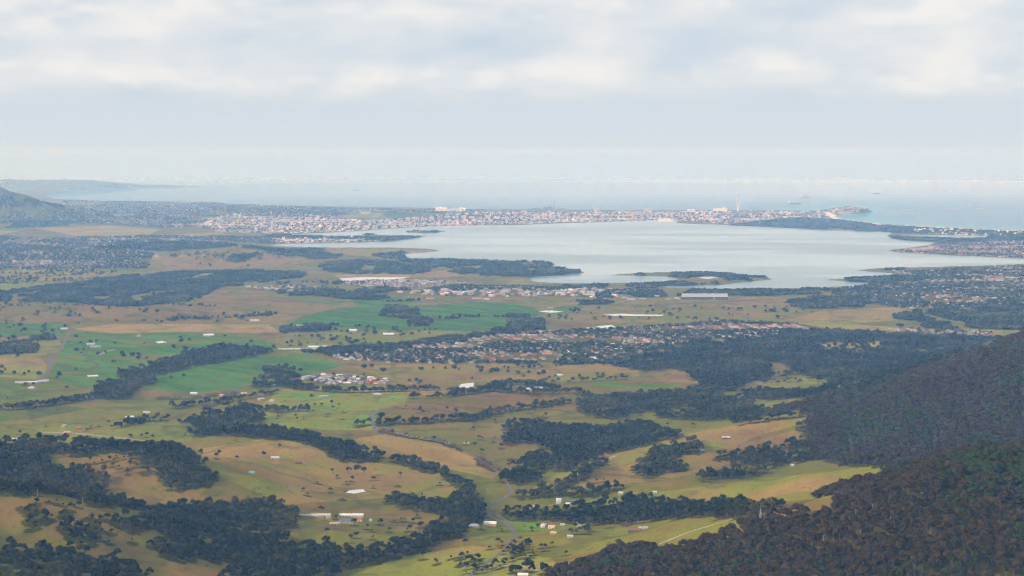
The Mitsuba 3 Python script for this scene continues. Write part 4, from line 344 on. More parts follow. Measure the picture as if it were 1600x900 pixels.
BUILDINGS = [
 ('farmhouse', 'house', -278.4, 3324.4, 22.9, 13.2, 3.5, 'hip', [0.55, 0.46, 0.34], [0.1, 0.15, 0.26], 5, 'blue roofed farmhouse on the grassy rise below two long white sheds', None),
 ('poultry_shed', 'shed', -334.6, 3360.7, 52.8, 8.8, 2.8, 'gable', [0.43, 0.42, 0.4], [0.43, 0.42, 0.4], 0, 'long white low shed, left one of the pair above the blue roofed farmhouse', None),
 ('poultry_shed', 'shed', -275.6, 3396.9, 40.5, 9.7, 3.0, 'gable', [0.43, 0.42, 0.4], [0.55, 0.58, 0.6], -3, 'long white low shed, right one of the pair above the blue roofed farmhouse', None),
 ('outbuilding', 'building', -294.3, 3286.1, 15.8, 7.9, 2.6, 'gable', [0.43, 0.42, 0.4], [0.5, 0.3, 0.26], 15, 'pale outbuilding just left of the blue roofed farmhouse', None),
 ('outbuilding', 'building', -260.9, 3361.9, 12.3, 7.0, 2.6, 'gable', [0.55, 0.46, 0.34], [0.36, 0.12, 0.07], -15, 'reddish roofed outbuilding just right of the blue roofed farmhouse', None),
 ('water_tank', 'tank', -240.3, 3370.6, 5.3, 5.3, 3.5, 'tank', [0.43, 0.42, 0.4], [0.43, 0.42, 0.4], 0, 'round white water tank on the grass right of the blue roofed farmhouse', None),
 ('machinery_shed', 'shed', -37.6, 3423.9, 21.1, 13.2, 4.4, 'gable', [0.45, 0.34, 0.22], [0.55, 0.58, 0.6], -8, 'beige walled shed with grey metal roof beside the valley lane', None),
 ('farmhouse', 'house', -93.8, 3371.7, 13.2, 7.9, 2.8, 'gable', [0.43, 0.42, 0.4], [0.3, 0.32, 0.34], 10, 'grey roofed cottage, leftmost of three left of the beige walled shed', None),
 ('farmhouse', 'house', -79.9, 3382.6, 15.0, 8.8, 2.8, 'hip', [0.55, 0.46, 0.34], [0.55, 0.58, 0.6], -5, 'pale cottage, middle one of three left of the beige walled shed', None),
 ('farmhouse', 'house', -64.8, 3394.4, 15.8, 8.8, 2.8, 'hip', [0.3, 0.32, 0.34], [0.3, 0.32, 0.34], 0, 'grey cottage nearest the beige walled shed', None),
 ('farmhouse', 'house', -161.1, 3561.2, 17.6, 10.6, 3.5, 'gable', [0.43, 0.42, 0.4], [0.55, 0.58, 0.6], 0, 'white house half hidden in the creek trees above the bare earth patch', None),
 ('farmhouse', 'house', 189.7, 4111.6, 22.9, 9.7, 3.2, 'gable', [0.5, 0.3, 0.26], [0.36, 0.12, 0.07], -6, 'long pinkish house at the top of the curved driveway', None),
 ('garage', 'building', 176.7, 4180.3, 8.8, 7.9, 2.8, 'gable', [0.43, 0.42, 0.4], [0.5, 0.3, 0.26], -6, 'small white garage left of the long pinkish house', None),
 ('machinery_shed', 'shed', 121.6, 3583.2, 17.6, 10.6, 3.5, 'gable', [0.55, 0.58, 0.6], [0.12, 0.3, 0.24], 3, 'green roofed shed on the bright grass above the creek trees', None),
 ('farmhouse', 'house', 84.7, 3588.7, 7.9, 7.0, 7.0, 'gable', [0.55, 0.58, 0.6], [0.55, 0.58, 0.6], 10, 'tall narrow pale building beside dark trees left of the green roofed shed', None),
 ('outbuilding', 'building', 101.4, 3566.5, 10.6, 7.0, 2.6, 'gable', [0.43, 0.42, 0.4], [0.55, 0.58, 0.6], 0, 'low pale outbuilding between the tall narrow building and the green roofed shed', None),
 ('farmhouse', 'house', 34.5, 3559.6, 15.8, 8.8, 2.6, 'hip', [0.55, 0.46, 0.34], [0.5, 0.3, 0.26], 0, 'low cottage behind the creek trees at the lane end', None),
 ('outbuilding', 'building', 199.0, 3624.4, 7.9, 6.2, 3.2, 'gable', [0.43, 0.42, 0.4], [0.43, 0.42, 0.4], 0, 'small white shed on the green slope, left of the rusty one', None),
 ('outbuilding', 'building', 218.9, 3585.1, 10.6, 7.0, 2.8, 'gable', [0.16, 0.1, 0.07], [0.36, 0.12, 0.07], 0, 'rusty red shed on the green slope of the grassy spur', None),
 ('outbuilding', 'building', 255.8, 3551.1, 7.0, 5.3, 2.6, 'gable', [0.43, 0.42, 0.4], [0.43, 0.42, 0.4], 0, 'lone white shelter on the green slope right of the rusty red shed', None),
 ('outbuilding', 'building', 117.6, 3335.8, 19.4, 7.9, 2.6, 'gable', [0.43, 0.42, 0.4], [0.43, 0.42, 0.4], 4, 'white shed on the open pasture above the fenced yard', None),
 ('farmhouse', 'house', 54.0, 3408.4, 14.1, 7.9, 3.5, 'gable', [0.43, 0.42, 0.4], [0.55, 0.58, 0.6], 80, 'white house with pale roof at the pasture edge near the lane', None),
 ('farmhouse', 'house', 68.8, 3377.4, 12.3, 7.9, 3.0, 'gable', [0.43, 0.42, 0.4], [0.5, 0.3, 0.26], -30, 'pinkish roofed white house right of the one at the lane pasture edge', None),
 ('outbuilding', 'building', 67.4, 3205.7, 10.6, 7.0, 2.6, 'hip', [0.55, 0.46, 0.34], [0.45, 0.34, 0.22], 0, 'tan hut in the shrubs below the two white lane houses', None),
 ('outbuilding', 'building', 86.8, 3396.1, 7.0, 5.3, 2.3, 'gable', [0.43, 0.42, 0.4], [0.43, 0.42, 0.4], 0, 'tiny white hut between the lane houses and the open pasture shed', None),
 ('outbuilding', 'building', 90.0, 3057.0, 8.8, 6.2, 2.6, 'gable', [0.43, 0.42, 0.4], [0.43, 0.42, 0.4], 0, 'white hut at the end of the pasture hedge', None),
 ('farmhouse', 'house', 192.8, 3240.7, 14.1, 8.8, 2.6, 'hip', [0.36, 0.12, 0.07], [0.36, 0.12, 0.07], 0, 'orange roofed house, left one of two on the spur pasture', None),
 ('farmhouse', 'house', 205.5, 3242.7, 12.3, 7.9, 2.6, 'hip', [0.36, 0.12, 0.07], [0.5, 0.3, 0.26], 10, 'orange roofed house, right one of two on the spur pasture', None),
 ('homestead', 'house', 192.0, 3091.9, 19.4, 10.6, 3.2, 'gable', [0.07, 0.07, 0.08], [0.16, 0.1, 0.07], -8, 'dark roofed homestead in the middle of the spur pasture', None),
 ('homestead', 'house', 205.9, 3106.0, 14.1, 7.9, 2.8, 'gable', [0.3, 0.32, 0.34], [0.3, 0.32, 0.34], 8, 'grey sheds adjoining the dark roofed homestead', None),
 ('farmhouse', 'house', 133.7, 3446.3, 14.1, 7.0, 2.6, 'gable', [0.43, 0.42, 0.4], [0.55, 0.58, 0.6], 0, 'pale hut, left of the pair along the upper pasture edge', None),
 ('farmhouse', 'house', 152.4, 3414.8, 12.3, 7.0, 2.6, 'gable', [0.55, 0.46, 0.34], [0.55, 0.58, 0.6], 0, 'pale hut, right of the pair along the upper pasture edge', None),
 ('machinery_shed', 'shed', -474.4, 3974.2, 15.8, 9.7, 3.0, 'gable', [0.43, 0.42, 0.4], [0.43, 0.42, 0.4], 3, 'white shed alone on the straw coloured hill', None),
 ('machinery_shed', 'shed', -464.6, 3901.5, 12.3, 7.0, 2.6, 'gable', [0.36, 0.12, 0.07], [0.36, 0.12, 0.07], 0, 'dark red shed just below the white hill shed', None),
 ('stockyard', 'shed', -426.2, 3954.2, 14.1, 7.0, 2.1, 'gable', [0.16, 0.1, 0.07], [0.16, 0.1, 0.07], 10, 'low brown stockyard shed on the straw coloured hill', None),
 ('outbuilding', 'building', -478.6, 3651.8, 10.6, 7.0, 3.0, 'gable', [0.12, 0.3, 0.24], [0.12, 0.3, 0.24], -20, 'small green shed beside the clump on the dry hill', None),
 ('machinery_shed', 'shed', -941.0, 3770.7, 15.8, 9.7, 3.5, 'gable', [0.43, 0.42, 0.4], [0.43, 0.42, 0.4], 0, 'white shed on the far left above the wooded hill', None),
 ('farmhouse', 'house', -1040.9, 4646.2, 17.6, 8.8, 3.0, 'hip', [0.5, 0.3, 0.26], [0.5, 0.3, 0.26], 5, 'pink roofed house by the white gravel track on the left', None),
 ('farmhouse', 'house', -1067.1, 4730.3, 12.0, 7.5, 3.0, 'gable', [0.43, 0.42, 0.4], [0.43, 0.42, 0.4], 70, 'white house in the left tree row above the pink roofed one', None),
 ('farmhouse', 'house', -1022.7, 4686.9, 14.1, 8.8, 3.0, 'hip', [0.36, 0.12, 0.07], [0.36, 0.12, 0.07], 0, 'reddish house at the right end of the left tree row', None),
 ('homestead', 'house', -957.0, 4975.4, 19.5, 9.0, 3.0, 'gable', [0.43, 0.42, 0.4], [0.55, 0.58, 0.6], 8, 'long white homestead in the tree clump on the left paddocks', None),
 ('machinery_shed', 'shed', -936.0, 5088.7, 16.5, 9.0, 3.8, 'gable', [0.43, 0.42, 0.4], [0.43, 0.42, 0.4], 0, 'white shed at the upper right of the long white homestead', None),
 ('machinery_shed', 'shed', -906.3, 4952.1, 18.0, 7.5, 3.0, 'gable', [0.55, 0.58, 0.6], [0.3, 0.32, 0.34], 4, 'grey roofed shed at the lower right of the long white homestead', None),
 ('farmhouse', 'house', -675.0, 5347.9, 15.0, 9.0, 3.8, 'gable', [0.43, 0.42, 0.4], [0.43, 0.42, 0.4], 20, 'white house, left of the pair in the trees beside the olive paddock', None),
 ('farmhouse', 'house', -639.2, 5294.0, 13.5, 8.2, 3.0, 'hip', [0.43, 0.42, 0.4], [0.5, 0.3, 0.26], -10, 'white house with pink roof, right of the pair beside the olive paddock', None),
 ('farmhouse', 'house', -896.2, 5601.6, 19.5, 10.5, 3.8, 'gable', [0.43, 0.42, 0.4], [0.55, 0.58, 0.6], -10, 'white building at the foot of the green paddock by the purple trees', None),
 ('farmhouse', 'house', -811.5, 5564.6, 16.5, 9.8, 3.0, 'hip', [0.5, 0.3, 0.26], [0.5, 0.3, 0.26], 0, 'pink roofed house in the trees below the green paddock', None),
 ('farmhouse', 'house', -747.6, 5542.5, 16.5, 9.8, 3.0, 'gable', [0.43, 0.42, 0.4], [0.5, 0.3, 0.26], 0, 'white house at the road bend below the green paddock', None),
 ('stockyard', 'shed', -507.3, 5359.7, 22.5, 9.0, 2.2, 'gable', [0.3, 0.32, 0.34], [0.3, 0.32, 0.34], 6, 'grey stockyard beside the round dark tree on the olive paddock', None),
 ('dairy_shed', 'shed', -1424.1, 5769.9, 33.8, 10.5, 3.4, 'gable', [0.43, 0.42, 0.4], [0.43, 0.42, 0.4], 0, 'long white dairy shed, leftmost on the left edge farm', None),
 ('dairy_shed', 'shed', -1398.1, 5800.5, 26.2, 10.5, 3.4, 'gable', [0.43, 0.42, 0.4], [0.55, 0.58, 0.6], 0, 'long white dairy shed, second from left on the left edge farm', None),
 ('dairy_shed', 'shed', -1371.4, 5822.1, 28.5, 13.5, 4.5, 'gable', [0.43, 0.42, 0.4], [0.43, 0.42, 0.4], 8, 'white peaked shed at the right end of the left edge farm', None),
 ('farmhouse', 'house', -1361.0, 5630.5, 18.0, 11.2, 3.8, 'hip', [0.43, 0.42, 0.4], [0.43, 0.42, 0.4], -10, 'white house below the left edge farm sheds', None),
 ('dairy_shed', 'shed', -1475.5, 6977.5, 27.0, 13.5, 3.8, 'gable', [0.43, 0.42, 0.4], [0.43, 0.42, 0.4], 5, 'white shed on the big green paddock beside the grey one', None),
 ('dairy_shed', 'shed', -1439.6, 6880.6, 37.5, 12.0, 3.0, 'gable', [0.3, 0.32, 0.34], [0.3, 0.32, 0.34], 0, 'grey shed below the white one on the big green paddock', None),
 ('farmhouse', 'house', -1262.0, 5988.8, 30.0, 12.0, 3.0, 'gable', [0.43, 0.42, 0.4], [0.55, 0.58, 0.6], 8, 'pale low building at the end of the paddock lane', None),
 ('outbuilding', 'building', -1384.4, 7391.2, 18.0, 12.0, 3.8, 'hip', [0.43, 0.42, 0.4], [0.36, 0.12, 0.07], 0, 'small white farm building on the upper edge of the big green paddock', None),
 ('dairy_shed', 'shed', -1126.2, 7395.2, 37.5, 16.5, 4.5, 'gable', [0.43, 0.42, 0.4], [0.55, 0.58, 0.6], 0, 'white farm shed below the curved white embankment', None),
 ('farmhouse', 'house', -1728.8, 7688.7, 27.0, 13.5, 4.5, 'gable', [0.43, 0.42, 0.4], [0.43, 0.42, 0.4], 0, 'white house at the road junction on the left', None),
 ('glasshouse', 'greenhouse', -728.1, 6823.0, 142.5, 13.5, 2.0, 'gable', [0.28, 0.3, 0.3], [0.3, 0.38, 0.36], -2, 'very long white greenhouse left of the valley town', None),
 ('glasshouse', 'greenhouse', -673.9, 6919.8, 67.5, 13.5, 2.0, 'gable', [0.45, 0.45, 0.44], [0.6, 0.62, 0.62], -2, 'white greenhouse, shorter one adjoining the very long one', None),
 ('dairy_shed', 'shed', -826.9, 7801.8, 67.5, 18.0, 4.5, 'gable', [0.43, 0.42, 0.4], [0.43, 0.42, 0.4], 2, 'white sheds among small trees below the bright green fields', None),
 ('farmhouse', 'house', -611.1, 7609.5, 37.5, 16.5, 4.5, 'gable', [0.43, 0.42, 0.4], [0.55, 0.58, 0.6], 0, 'white farm building near the middle below the bright green fields', None),
 ('farmhouse', 'house', -463.0, 7466.8, 41.2, 13.5, 3.8, 'gable', [0.55, 0.58, 0.6], [0.55, 0.58, 0.6], 0, 'pale farm building beside the round tree on the tan paddock', None),
 ('farmhouse', 'house', -1050.8, 8139.9, 37.5, 15.0, 4.5, 'gable', [0.43, 0.42, 0.4], [0.43, 0.42, 0.4], 0, 'white farm house at the dry slope left of the bright green fields', None),
 ('airfield_hangar', 'hangar', 909.4, 9416.1, 215, 60, 13, 'gable', [0.07, 0.07, 0.08], [0.28, 0.31, 0.31], 4, 'large pale roofed hangar with dark walls beside the runway', None),
 ('farmhouse', 'house', 841.8, 4935.0, 16.5, 9.0, 3.8, 'gable', [0.43, 0.42, 0.4], [0.43, 0.42, 0.4], 15, 'white house in the trees at the foot of the forested ridge', None),
 ('farmhouse', 'house', 164.6, 2675.6, 14.1, 7.9, 3.5, 'gable', [0.55, 0.58, 0.6], [0.5, 0.58, 0.66], 20, 'tin roofed house hidden in the foreground forest', None),
 ('machinery_shed', 'shed', 191.0, 2670.1, 22.9, 8.8, 3.5, 'gable', [0.3, 0.32, 0.34], [0.3, 0.32, 0.34], -8, 'long grey roof in the foreground forest below the gravel track', None),
 ('farmhouse', 'house', 15.1, 2742.0, 14.1, 8.8, 3.0, 'gable', [0.43, 0.42, 0.4], [0.55, 0.58, 0.6], 0, 'pale roof at the bottom edge near the forest toe', None),
 ('farmhouse', 'house', 450.0, 4166.2, 17.6, 7.0, 2.6, 'gable', [0.07, 0.07, 0.08], [0.43, 0.42, 0.4], 0, 'low pale shed near the top of the upper grassy spur', None),
 ('farmhouse', 'house', 565.4, 4000.2, 7.0, 5.3, 2.6, 'gable', [0.43, 0.42, 0.4], [0.43, 0.42, 0.4], 0, 'tiny white shed at the edge of the right hand woods', None),
 ('farmhouse', 'house', 390.0, 4071.7, 8.8, 6.2, 2.6, 'gable', [0.43, 0.42, 0.4], [0.43, 0.42, 0.4], 0, 'tiny white shed on the dry slope under the upper spur', None),
 ('farmhouse', 'house', -141.0, 4371.6, 7.9, 5.3, 2.6, 'gable', [0.43, 0.42, 0.4], [0.43, 0.42, 0.4], 30, 'white shed at the end of the bare hedgerow', None),
 ('farmhouse', 'house', -100.5, 4390.9, 12.3, 5.3, 2.2, 'gable', [0.55, 0.46, 0.34], [0.5, 0.3, 0.26], 0, 'low pinkish shelter on the olive hillside', None),
 ('farmhouse', 'house', 48.7, 5408.0, 18.0, 9.0, 3.0, 'gable', [0.43, 0.42, 0.4], [0.55, 0.58, 0.6], 8, 'white house by the green hedge on the mid valley farm', None),
 ('farmhouse', 'house', 71.7, 5431.0, 25.5, 10.5, 3.8, 'gable', [0.3, 0.32, 0.34], [0.3, 0.32, 0.34], 0, 'grey sheds at the mid valley farm lane', None),
 ('farmhouse', 'house', -63.8, 5659.7, 30.0, 12.0, 3.0, 'gable', [0.43, 0.42, 0.4], [0.55, 0.58, 0.6], -3, 'pale long shed among the mid valley trees', None),
 ('farmhouse', 'house', -687.0, 5722.9, 10.5, 7.5, 3.8, 'gable', [0.43, 0.42, 0.4], [0.43, 0.42, 0.4], 0, 'tiny white house at the left end of the dark hedge', None),
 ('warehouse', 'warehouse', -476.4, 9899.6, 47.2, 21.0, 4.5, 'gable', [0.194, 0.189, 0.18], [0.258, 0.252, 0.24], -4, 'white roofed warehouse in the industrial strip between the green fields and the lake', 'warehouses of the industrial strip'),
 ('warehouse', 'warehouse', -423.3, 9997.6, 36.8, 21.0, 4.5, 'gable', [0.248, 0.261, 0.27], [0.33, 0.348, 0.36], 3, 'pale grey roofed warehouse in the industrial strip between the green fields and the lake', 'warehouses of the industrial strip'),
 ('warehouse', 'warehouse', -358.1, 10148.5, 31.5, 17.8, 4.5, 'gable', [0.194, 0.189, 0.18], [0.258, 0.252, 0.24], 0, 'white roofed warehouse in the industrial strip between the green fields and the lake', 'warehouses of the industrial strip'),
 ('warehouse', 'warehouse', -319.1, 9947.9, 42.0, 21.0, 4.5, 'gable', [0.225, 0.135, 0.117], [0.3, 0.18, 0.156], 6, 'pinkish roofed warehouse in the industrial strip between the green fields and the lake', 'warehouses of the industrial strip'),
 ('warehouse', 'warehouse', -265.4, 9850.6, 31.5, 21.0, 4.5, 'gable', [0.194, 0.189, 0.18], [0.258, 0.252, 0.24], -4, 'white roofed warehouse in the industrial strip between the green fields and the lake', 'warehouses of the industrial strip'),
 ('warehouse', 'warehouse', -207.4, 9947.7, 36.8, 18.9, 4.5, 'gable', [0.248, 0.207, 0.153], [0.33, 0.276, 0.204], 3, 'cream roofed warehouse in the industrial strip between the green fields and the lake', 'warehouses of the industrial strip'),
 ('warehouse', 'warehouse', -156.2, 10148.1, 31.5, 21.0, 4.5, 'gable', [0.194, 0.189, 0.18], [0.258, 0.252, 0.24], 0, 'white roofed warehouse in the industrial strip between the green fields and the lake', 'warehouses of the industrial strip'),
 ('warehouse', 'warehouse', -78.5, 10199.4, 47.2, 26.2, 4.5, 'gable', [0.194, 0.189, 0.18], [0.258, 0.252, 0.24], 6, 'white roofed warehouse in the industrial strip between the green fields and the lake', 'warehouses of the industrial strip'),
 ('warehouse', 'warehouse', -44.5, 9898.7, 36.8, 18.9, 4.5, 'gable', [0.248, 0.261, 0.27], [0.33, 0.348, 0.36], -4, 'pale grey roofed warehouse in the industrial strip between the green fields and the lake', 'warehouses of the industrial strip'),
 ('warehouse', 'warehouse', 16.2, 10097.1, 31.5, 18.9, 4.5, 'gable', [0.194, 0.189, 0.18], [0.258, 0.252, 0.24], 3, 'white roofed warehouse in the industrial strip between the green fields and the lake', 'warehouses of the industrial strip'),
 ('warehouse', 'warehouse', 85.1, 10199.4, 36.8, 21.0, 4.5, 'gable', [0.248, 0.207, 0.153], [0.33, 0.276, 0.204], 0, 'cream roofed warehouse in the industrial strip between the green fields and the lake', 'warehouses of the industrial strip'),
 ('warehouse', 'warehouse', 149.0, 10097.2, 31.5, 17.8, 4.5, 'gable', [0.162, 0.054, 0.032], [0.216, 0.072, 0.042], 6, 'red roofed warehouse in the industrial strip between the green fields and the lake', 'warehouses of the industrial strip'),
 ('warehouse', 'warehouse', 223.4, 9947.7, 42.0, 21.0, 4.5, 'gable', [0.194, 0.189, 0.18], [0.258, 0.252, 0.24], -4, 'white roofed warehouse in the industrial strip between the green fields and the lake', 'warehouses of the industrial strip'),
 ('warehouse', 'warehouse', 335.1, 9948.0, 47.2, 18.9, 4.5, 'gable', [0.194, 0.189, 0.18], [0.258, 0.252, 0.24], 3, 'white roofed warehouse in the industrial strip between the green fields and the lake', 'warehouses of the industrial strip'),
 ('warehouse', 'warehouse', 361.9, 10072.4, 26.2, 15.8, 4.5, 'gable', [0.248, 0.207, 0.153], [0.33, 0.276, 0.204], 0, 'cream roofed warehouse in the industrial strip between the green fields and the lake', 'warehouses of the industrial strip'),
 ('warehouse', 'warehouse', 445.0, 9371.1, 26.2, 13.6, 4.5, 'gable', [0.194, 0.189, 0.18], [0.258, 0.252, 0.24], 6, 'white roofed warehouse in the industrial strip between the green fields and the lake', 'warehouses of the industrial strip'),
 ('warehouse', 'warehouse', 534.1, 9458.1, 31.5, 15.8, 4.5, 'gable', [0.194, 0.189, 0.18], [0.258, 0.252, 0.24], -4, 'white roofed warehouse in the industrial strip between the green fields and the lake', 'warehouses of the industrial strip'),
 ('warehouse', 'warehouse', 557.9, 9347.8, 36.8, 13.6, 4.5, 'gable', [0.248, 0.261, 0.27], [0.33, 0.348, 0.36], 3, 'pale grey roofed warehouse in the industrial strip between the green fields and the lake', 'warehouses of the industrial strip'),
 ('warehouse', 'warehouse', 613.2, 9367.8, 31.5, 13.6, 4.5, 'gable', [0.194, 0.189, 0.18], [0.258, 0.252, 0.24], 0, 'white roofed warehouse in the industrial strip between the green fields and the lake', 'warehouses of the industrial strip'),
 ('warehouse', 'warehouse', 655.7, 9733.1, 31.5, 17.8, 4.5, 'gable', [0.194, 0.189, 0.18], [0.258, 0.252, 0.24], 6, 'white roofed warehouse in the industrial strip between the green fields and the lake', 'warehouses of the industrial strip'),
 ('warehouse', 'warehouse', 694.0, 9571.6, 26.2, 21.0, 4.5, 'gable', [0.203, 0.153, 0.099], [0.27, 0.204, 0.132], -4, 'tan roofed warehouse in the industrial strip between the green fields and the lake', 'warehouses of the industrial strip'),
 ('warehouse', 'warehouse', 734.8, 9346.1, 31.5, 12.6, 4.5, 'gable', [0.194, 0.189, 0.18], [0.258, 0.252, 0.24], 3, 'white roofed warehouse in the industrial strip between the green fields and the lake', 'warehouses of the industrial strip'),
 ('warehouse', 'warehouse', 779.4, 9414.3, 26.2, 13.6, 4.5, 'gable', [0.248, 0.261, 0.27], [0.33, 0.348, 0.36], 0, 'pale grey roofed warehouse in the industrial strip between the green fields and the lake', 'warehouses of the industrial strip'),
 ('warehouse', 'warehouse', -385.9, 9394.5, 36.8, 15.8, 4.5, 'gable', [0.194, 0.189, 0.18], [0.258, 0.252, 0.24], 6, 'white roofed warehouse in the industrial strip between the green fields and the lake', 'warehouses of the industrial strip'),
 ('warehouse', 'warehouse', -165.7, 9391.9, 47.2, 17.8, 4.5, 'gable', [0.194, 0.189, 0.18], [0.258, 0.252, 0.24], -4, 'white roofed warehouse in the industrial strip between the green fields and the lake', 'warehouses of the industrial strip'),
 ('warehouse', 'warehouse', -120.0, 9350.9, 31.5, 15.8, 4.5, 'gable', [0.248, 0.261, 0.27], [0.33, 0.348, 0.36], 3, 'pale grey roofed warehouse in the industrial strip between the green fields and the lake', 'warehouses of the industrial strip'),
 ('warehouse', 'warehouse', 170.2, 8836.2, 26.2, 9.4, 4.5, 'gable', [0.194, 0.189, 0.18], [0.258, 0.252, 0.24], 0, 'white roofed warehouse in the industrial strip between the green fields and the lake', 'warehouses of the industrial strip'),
 ('factory', 'factory', -872.8, 24580.3, 140, 120, 44, 'flat', [0.85, 0.8, 0.68], [0.85, 0.8, 0.68], 0, 'tall cream factory block, left one of the bright pair on the far shore', None),
 ('factory', 'factory', -719.1, 24433.0, 160, 120, 30, 'flat', [0.55, 0.55, 0.55], [0.55, 0.55, 0.55], 0, 'grey factory hall between the two bright blocks on the far shore', None),
 ('factory', 'factory', -613.3, 24579.3, 90, 90, 38, 'flat', [0.82, 0.78, 0.7], [0.82, 0.78, 0.7], 0, 'cream factory block, right one of the bright pair on the far shore', None),
 ('factory', 'factory', -1592.6, 21737.8, 110, 60, 14, 'flat', [0.43, 0.42, 0.4], [0.43, 0.42, 0.4], 0, 'white hall on top of the pale green hill by the far shore', None),
 ('factory', 'factory', 287.5, 24287.1, 130, 90, 40, 'flat', [0.16, 0.2, 0.26], [0.16, 0.2, 0.26], 0, 'dark steelworks hall, leftmost under the cluster of stacks', None),
 ('factory', 'factory', 450.7, 24287.4, 150, 90, 55, 'flat', [0.14, 0.18, 0.24], [0.14, 0.18, 0.24], 0, 'dark steelworks hall, middle one under the tallest stack', None),
 ('factory', 'factory', 598.3, 24287.8, 110, 90, 38, 'flat', [0.18, 0.2, 0.26], [0.18, 0.2, 0.26], 0, 'dark steelworks hall, right one beside the cluster of stacks', None),
 ('factory', 'factory', 1038.0, 24581.1, 60, 60, 36, 'flat', [0.43, 0.42, 0.4], [0.43, 0.42, 0.4], 0, 'white rounded mill building on the far shore', None),
 ('factory', 'factory', 1321.0, 24007.1, 240, 60, 16, 'flat', [0.43, 0.42, 0.4], [0.43, 0.42, 0.4], 0, 'long white warehouse on the far shore right of the steelworks', None),
 ('factory', 'factory', 1677.5, 24734.1, 110, 60, 24, 'flat', [0.43, 0.42, 0.4], [0.43, 0.42, 0.4], 0, 'white hall on the far shore left of the lone chimney', None),
 ('factory', 'factory', 2202.7, 24590.8, 90, 60, 22, 'flat', [0.7, 0.66, 0.6], [0.7, 0.66, 0.6], 0, 'pale hall on the far shore before the lone chimney', None),
 ('factory', 'factory', 2548.8, 24743.6, 120, 60, 26, 'flat', [0.75, 0.72, 0.66], [0.75, 0.72, 0.66], 0, 'pale works building just left of the lone chimney', None),
 ('factory', 'factory', 2644.1, 24895.5, 60, 50, 32, 'flat', [0.75, 0.72, 0.66], [0.75, 0.72, 0.66], 0, 'small pale tower block by the lone chimney', None),
 ('factory', 'factory', 1618.4, 21073.0, 160, 50, 12, 'flat', [0.78, 0.7, 0.55], [0.78, 0.7, 0.55], 0, 'cream shed on the far lake shore', None),
 ('factory', 'factory', 2521.6, 21296.9, 200, 50, 10, 'flat', [0.43, 0.42, 0.4], [0.43, 0.42, 0.4], 0, 'long pale shed on the far sand spit', None),
 ('factory', 'factory', 3057.3, 21864.0, 180, 60, 12, 'flat', [0.43, 0.42, 0.4], [0.43, 0.42, 0.4], 0, 'bright white shed on the sandy far spit', None),
 ('factory', 'factory', -1216.8, 19495.8, 200, 50, 12, 'flat', [0.43, 0.42, 0.4], [0.43, 0.42, 0.4], 0, 'long white shed on the far lake edge at left', None),
]
STACKS = [
 (2779, 24543, 200, 9.5, 'tall lone pale chimney with dark tip on the far shore'),
 (502, 23795, 150, 4.5, 'tallest thin stack of the far steelworks'),
 (403, 23797, 95, 4, 'thin stack, left of the pair over the steelworks hall'),
 (449, 23796, 105, 4, 'thin stack, right of the pair over the steelworks hall'),
 (548, 23794, 90, 5, 'short stack beside the tallest steelworks stack'),
 (373, 23797, 80, 4, 'leftmost short stack of the far steelworks'),
 (-1661, 23441, 80, 3, 'thin pale mast on the far left shore'),
 (2190, 24402, 60, 4, 'small stack on the far shore left of the lone chimney'),
]
SHIPS = [
 (-3277, 41838, 185, 'faint grey ship on the far sea, alone at the left'),
 (4925, 33701, 185, 'pale ship on the sea above the headland, topmost of the left two'),
 (4061, 28791, 200, 'grey ship on the sea above the headland, lower of the left two'),
 (6856, 37756, 185, 'faint ship on the sea at the right, nearest the horizon'),
]
POLES = [
 (-697.8, 2915.0, 'power pole on the grassy ridge at the lower left, left of two'),
 (-637.2, 2938.5, 'power pole at the edge of the lower left woods, right of two'),
]
MAST = (323.2, 2575.2)
COWS = [(373.4, 3730.5), (378.0, 3692.6), (363.2, 3652.1), (362.5, 3586.0), (380.9, 3675.1), (350.3, 3556.4), (392.1, 3748.4), (287.0, 3511.6), (241.9, 3515.3), (284.8, 3526.7), (327.8, 3523.5), (-76.1, 2939.6)]
